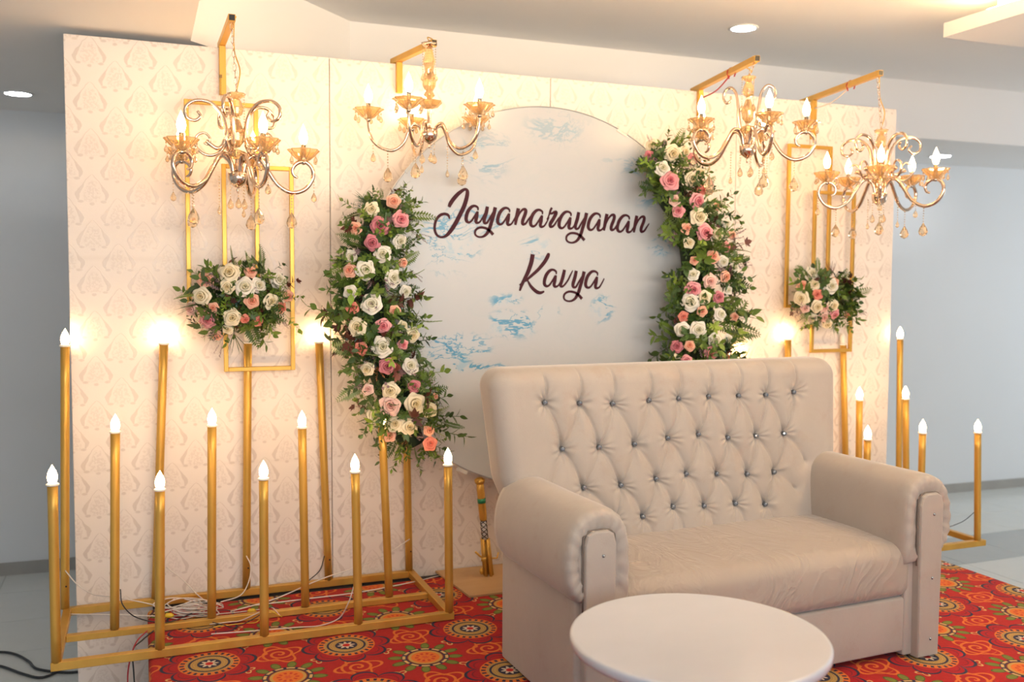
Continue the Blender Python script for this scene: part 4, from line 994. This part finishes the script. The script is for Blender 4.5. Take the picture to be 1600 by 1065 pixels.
bouquet('smaller rose bouquet on the gold frames right of the round sign', 1292, 465, 56, 46, -.13, BR, 190, 22,
        [('fern_frond', 'mid', 1278, 425, 1276, 402), ('grass_tuft', 'burg', 1300, 430, 1296, 402), ('lobed_leaf', 'burg', 1315, 445, 1336, 436), ('fern_frond', 'mid', 1325, 460, 1360, 456), ('lobed_leaf', 'burg', 1250, 480, 1228, 490), ('fern_frond', 'mid', 1262, 430, 1240, 415), ('lavender_spike', 'lav', 1330, 480, 1352, 495), ('grass_tuft', 'dark', 1300, 505, 1308, 528), ('leaf_sprig', 'mid', 1318, 500, 1332, 515), ('leaf_sprig', 'lime', 1262, 495, 1252, 512), ('dusty_sprig', 'blue', 1258, 450, 1240, 452)])
# lime buttons in the left garland
gl = [o for o in bpy.data.objects if o.name.startswith('flower_garland')][0]
for (qx, qy) in ((610, 365.6), (598, 362)):
    p = at(qx, qy, Y=-.50); b = MB()
    for k_ in range(26):
        a = k_*2.4; r_ = math.sqrt(k_/26); blade(b, Vector((0, 0, 0)), (r_*math.cos(a), -1.2+r_, r_*math.sin(a)), (0, 0, 1), .020, .008, 1)
    b.v = [tuple(Vector(v)+p-gl.location) for v in b.v]; b.build('pompom', GR['lime'], gl)

# ------------------------------------------------------------------ loose wires on the stands
def wire(pts, m_, label, r=.0028, group='loose wires around the left candle stand'):
    P = [Vector(p) for p in pts]; O_ = P[0].copy()
    b = MB().tube(catmull(P, 6), r, 5); o = b.build('wire', m_, None, O_); o.location = O_
    tag(o, label, 'wire', group); return o
def A3(x_, y_, Y_): return at(x_, y_, Y=Y_)
wr = random.Random(8)
wire([A3(102, 891, -.065), A3(120, 912, -.12), A3(145, 928, -.2), A3(175, 932, -.3), A3(220, 940, -.3), A3(262, 950, -.3)], wirew_m, 'white wire leaving the rear left candle tube in a low arc')
wire([A3(188, 920, -.42), A3(192, 945, -.44), A3(215, 965, -.42), A3(260, 972, -.40), A3(300, 958, -.36)], wireb_m, 'dark wire leaving the left tube of the middle row')
wire([A3(260, 886, -.06), A3(285, 905, -.12), A3(310, 930, -.2), A3(335, 948, -.28)], wirew_m, 'white wire leaving the second rear candle tube')
wire([A3(106, 959, -.1), A3(180, 960, -.2), A3(260, 962, -.25), A3(350, 958, -.3), A3(420, 950, -.34)], wirew_m, 'long white wire running low along the stand base')
wire([A3(640, 842, -.1), A3(600, 868, -.2), A3(560, 885, -.25), A3(500, 905, -.3), A3(430, 935, -.3), A3(360, 955, -.3)], wirew_m, 'white wire slanting down from the rear right tube')
wire([A3(690, 898, -.05), A3(640, 910, -.2), A3(560, 925, -.3), A3(480, 935, -.35), A3(400, 945, -.35)], wirew_m, 'white wire reaching from the plywood sheet across the stand')
wire([A3(553, 915, -.72), A3(545, 940, -.69), A3(530, 965, -.6), A3(500, 977, -.6), A3(460, 980, -.6), A3(400, 985, -.62), A3(330, 990, -.6)], wirew_m, 'white wire trailing from a front tube onto the carpet')
wire([A3(507, 868, -.07), A3(500, 890, -.12), A3(484, 905, -.2), A3(470, 915, -.30)], wireb_m, 'thin dark wire from the rear tube by the panel seam')
wire([A3(385, 868, -.065), A3(392, 885, -.10), A3(388, 910, -.15), A3(375, 930, -.22), A3(345, 940, -.28)], wirew_m, 'white wire from the rear tube under the bouquet')
tg = thing('wire_tangle', 'tangle of white wires coiled on the carpet inside the left stand', 'wires', at(300, 950, Y=-.28))
for k_ in range(7):
    cx_, cy_ = 300+wr.uniform(-22, 25), 950+wr.uniform(-8, 10); P = []
    for i in range(9):
        a = i*1.15+k_; Yw = -.28+.05*math.sin(a*1.3+k_); q_ = at(cx_+wr.uniform(30, 42)*math.cos(a), cy_+wr.uniform(5, 13)*math.sin(a), Y=Yw); q_.z = max(q_.z, .006+.003*k_); P.append(q_)
    MB().tube(catmull(P, 6), .0026, 5).build('wire', wirew_m, tg, tg.location)
for k_ in range(3):
    P = []
    for i in range(6):
        q_ = at(330+i*22+wr.uniform(-8, 8), 985-i*7+wr.uniform(-14, 14), Y=-.50+.04*k_); q_.z = max(q_.z, .008); P.append(q_)
    wire(P, (wireb_m, wirey_m, wirew_m)[k_], ('dark wire', 'yellow wire', 'white wire')[k_]+' lying looped behind the front rail', .0022)
P = [A3(230, 985, -.55), A3(215, 1000, -.62), A3(206, 1020, -.66), A3(200, 1050, -.68), A3(200, 1085, -.70)]
wire(P, wirer_m, 'dark red cable hanging over the left edge of the stage', .0032)
P = [A3(240, 985, -.50), A3(222, 1000, -.58), A3(208, 1015, -.64), A3(209, 1050, -.66), A3(212, 1090, -.68)]
wire(P, wireb_m, 'black cable hanging over the left edge of the stage', .0032)
for (qx, qy, lb) in ((264, 962, 'yellow tape joint on the wires at left of the tangle'), (393, 955, 'yellow tape joint on the wires at right of the tangle')):
    p = at(qx, qy, Y=-.33); p.z = max(.014, p.z); o = MB().tube([(-.018, 0, 0), (-.010, .002, .003), (.010, -.002, .002), (.020, 0, 0)], [.006, .0115, .0115, .006], 8).build('tape_joint', wirey_m, None); o.location = p; tag(o, lb, 'tape')
def floor_cable(pts, label):
    P = [at(a, b_, Z=FZ+.008) for a, b_ in pts]; O_ = P[0].copy(); o = MB().tube(catmull(P, 8), .007, 7).build('cable', wireb_m, None, O_); o.location = O_
    tag(o, label, 'cable', 'black cables on the floor')
floor_cable([(-40, 1022), (0, 1018), (25, 1022), (45, 1033), (60, 1045), (110, 1050), (150, 1042), (200, 1030)], 'black cable across the floor at lower left, upper of the two')
floor_cable([(-40, 1036), (0, 1040), (35, 1052), (65, 1058), (95, 1046), (120, 1030)], 'black cable across the floor at lower left, lower of the two')
wire([at(1522, 800, Y=-.66), at(1508, 812, Y=-.62), at(1496, 818, Y=-.55), at(1480, 824, Y=-.45)], wireb_m, 'thin wire leaving the rightmost candle tube', .002, 'wire on the right stand')
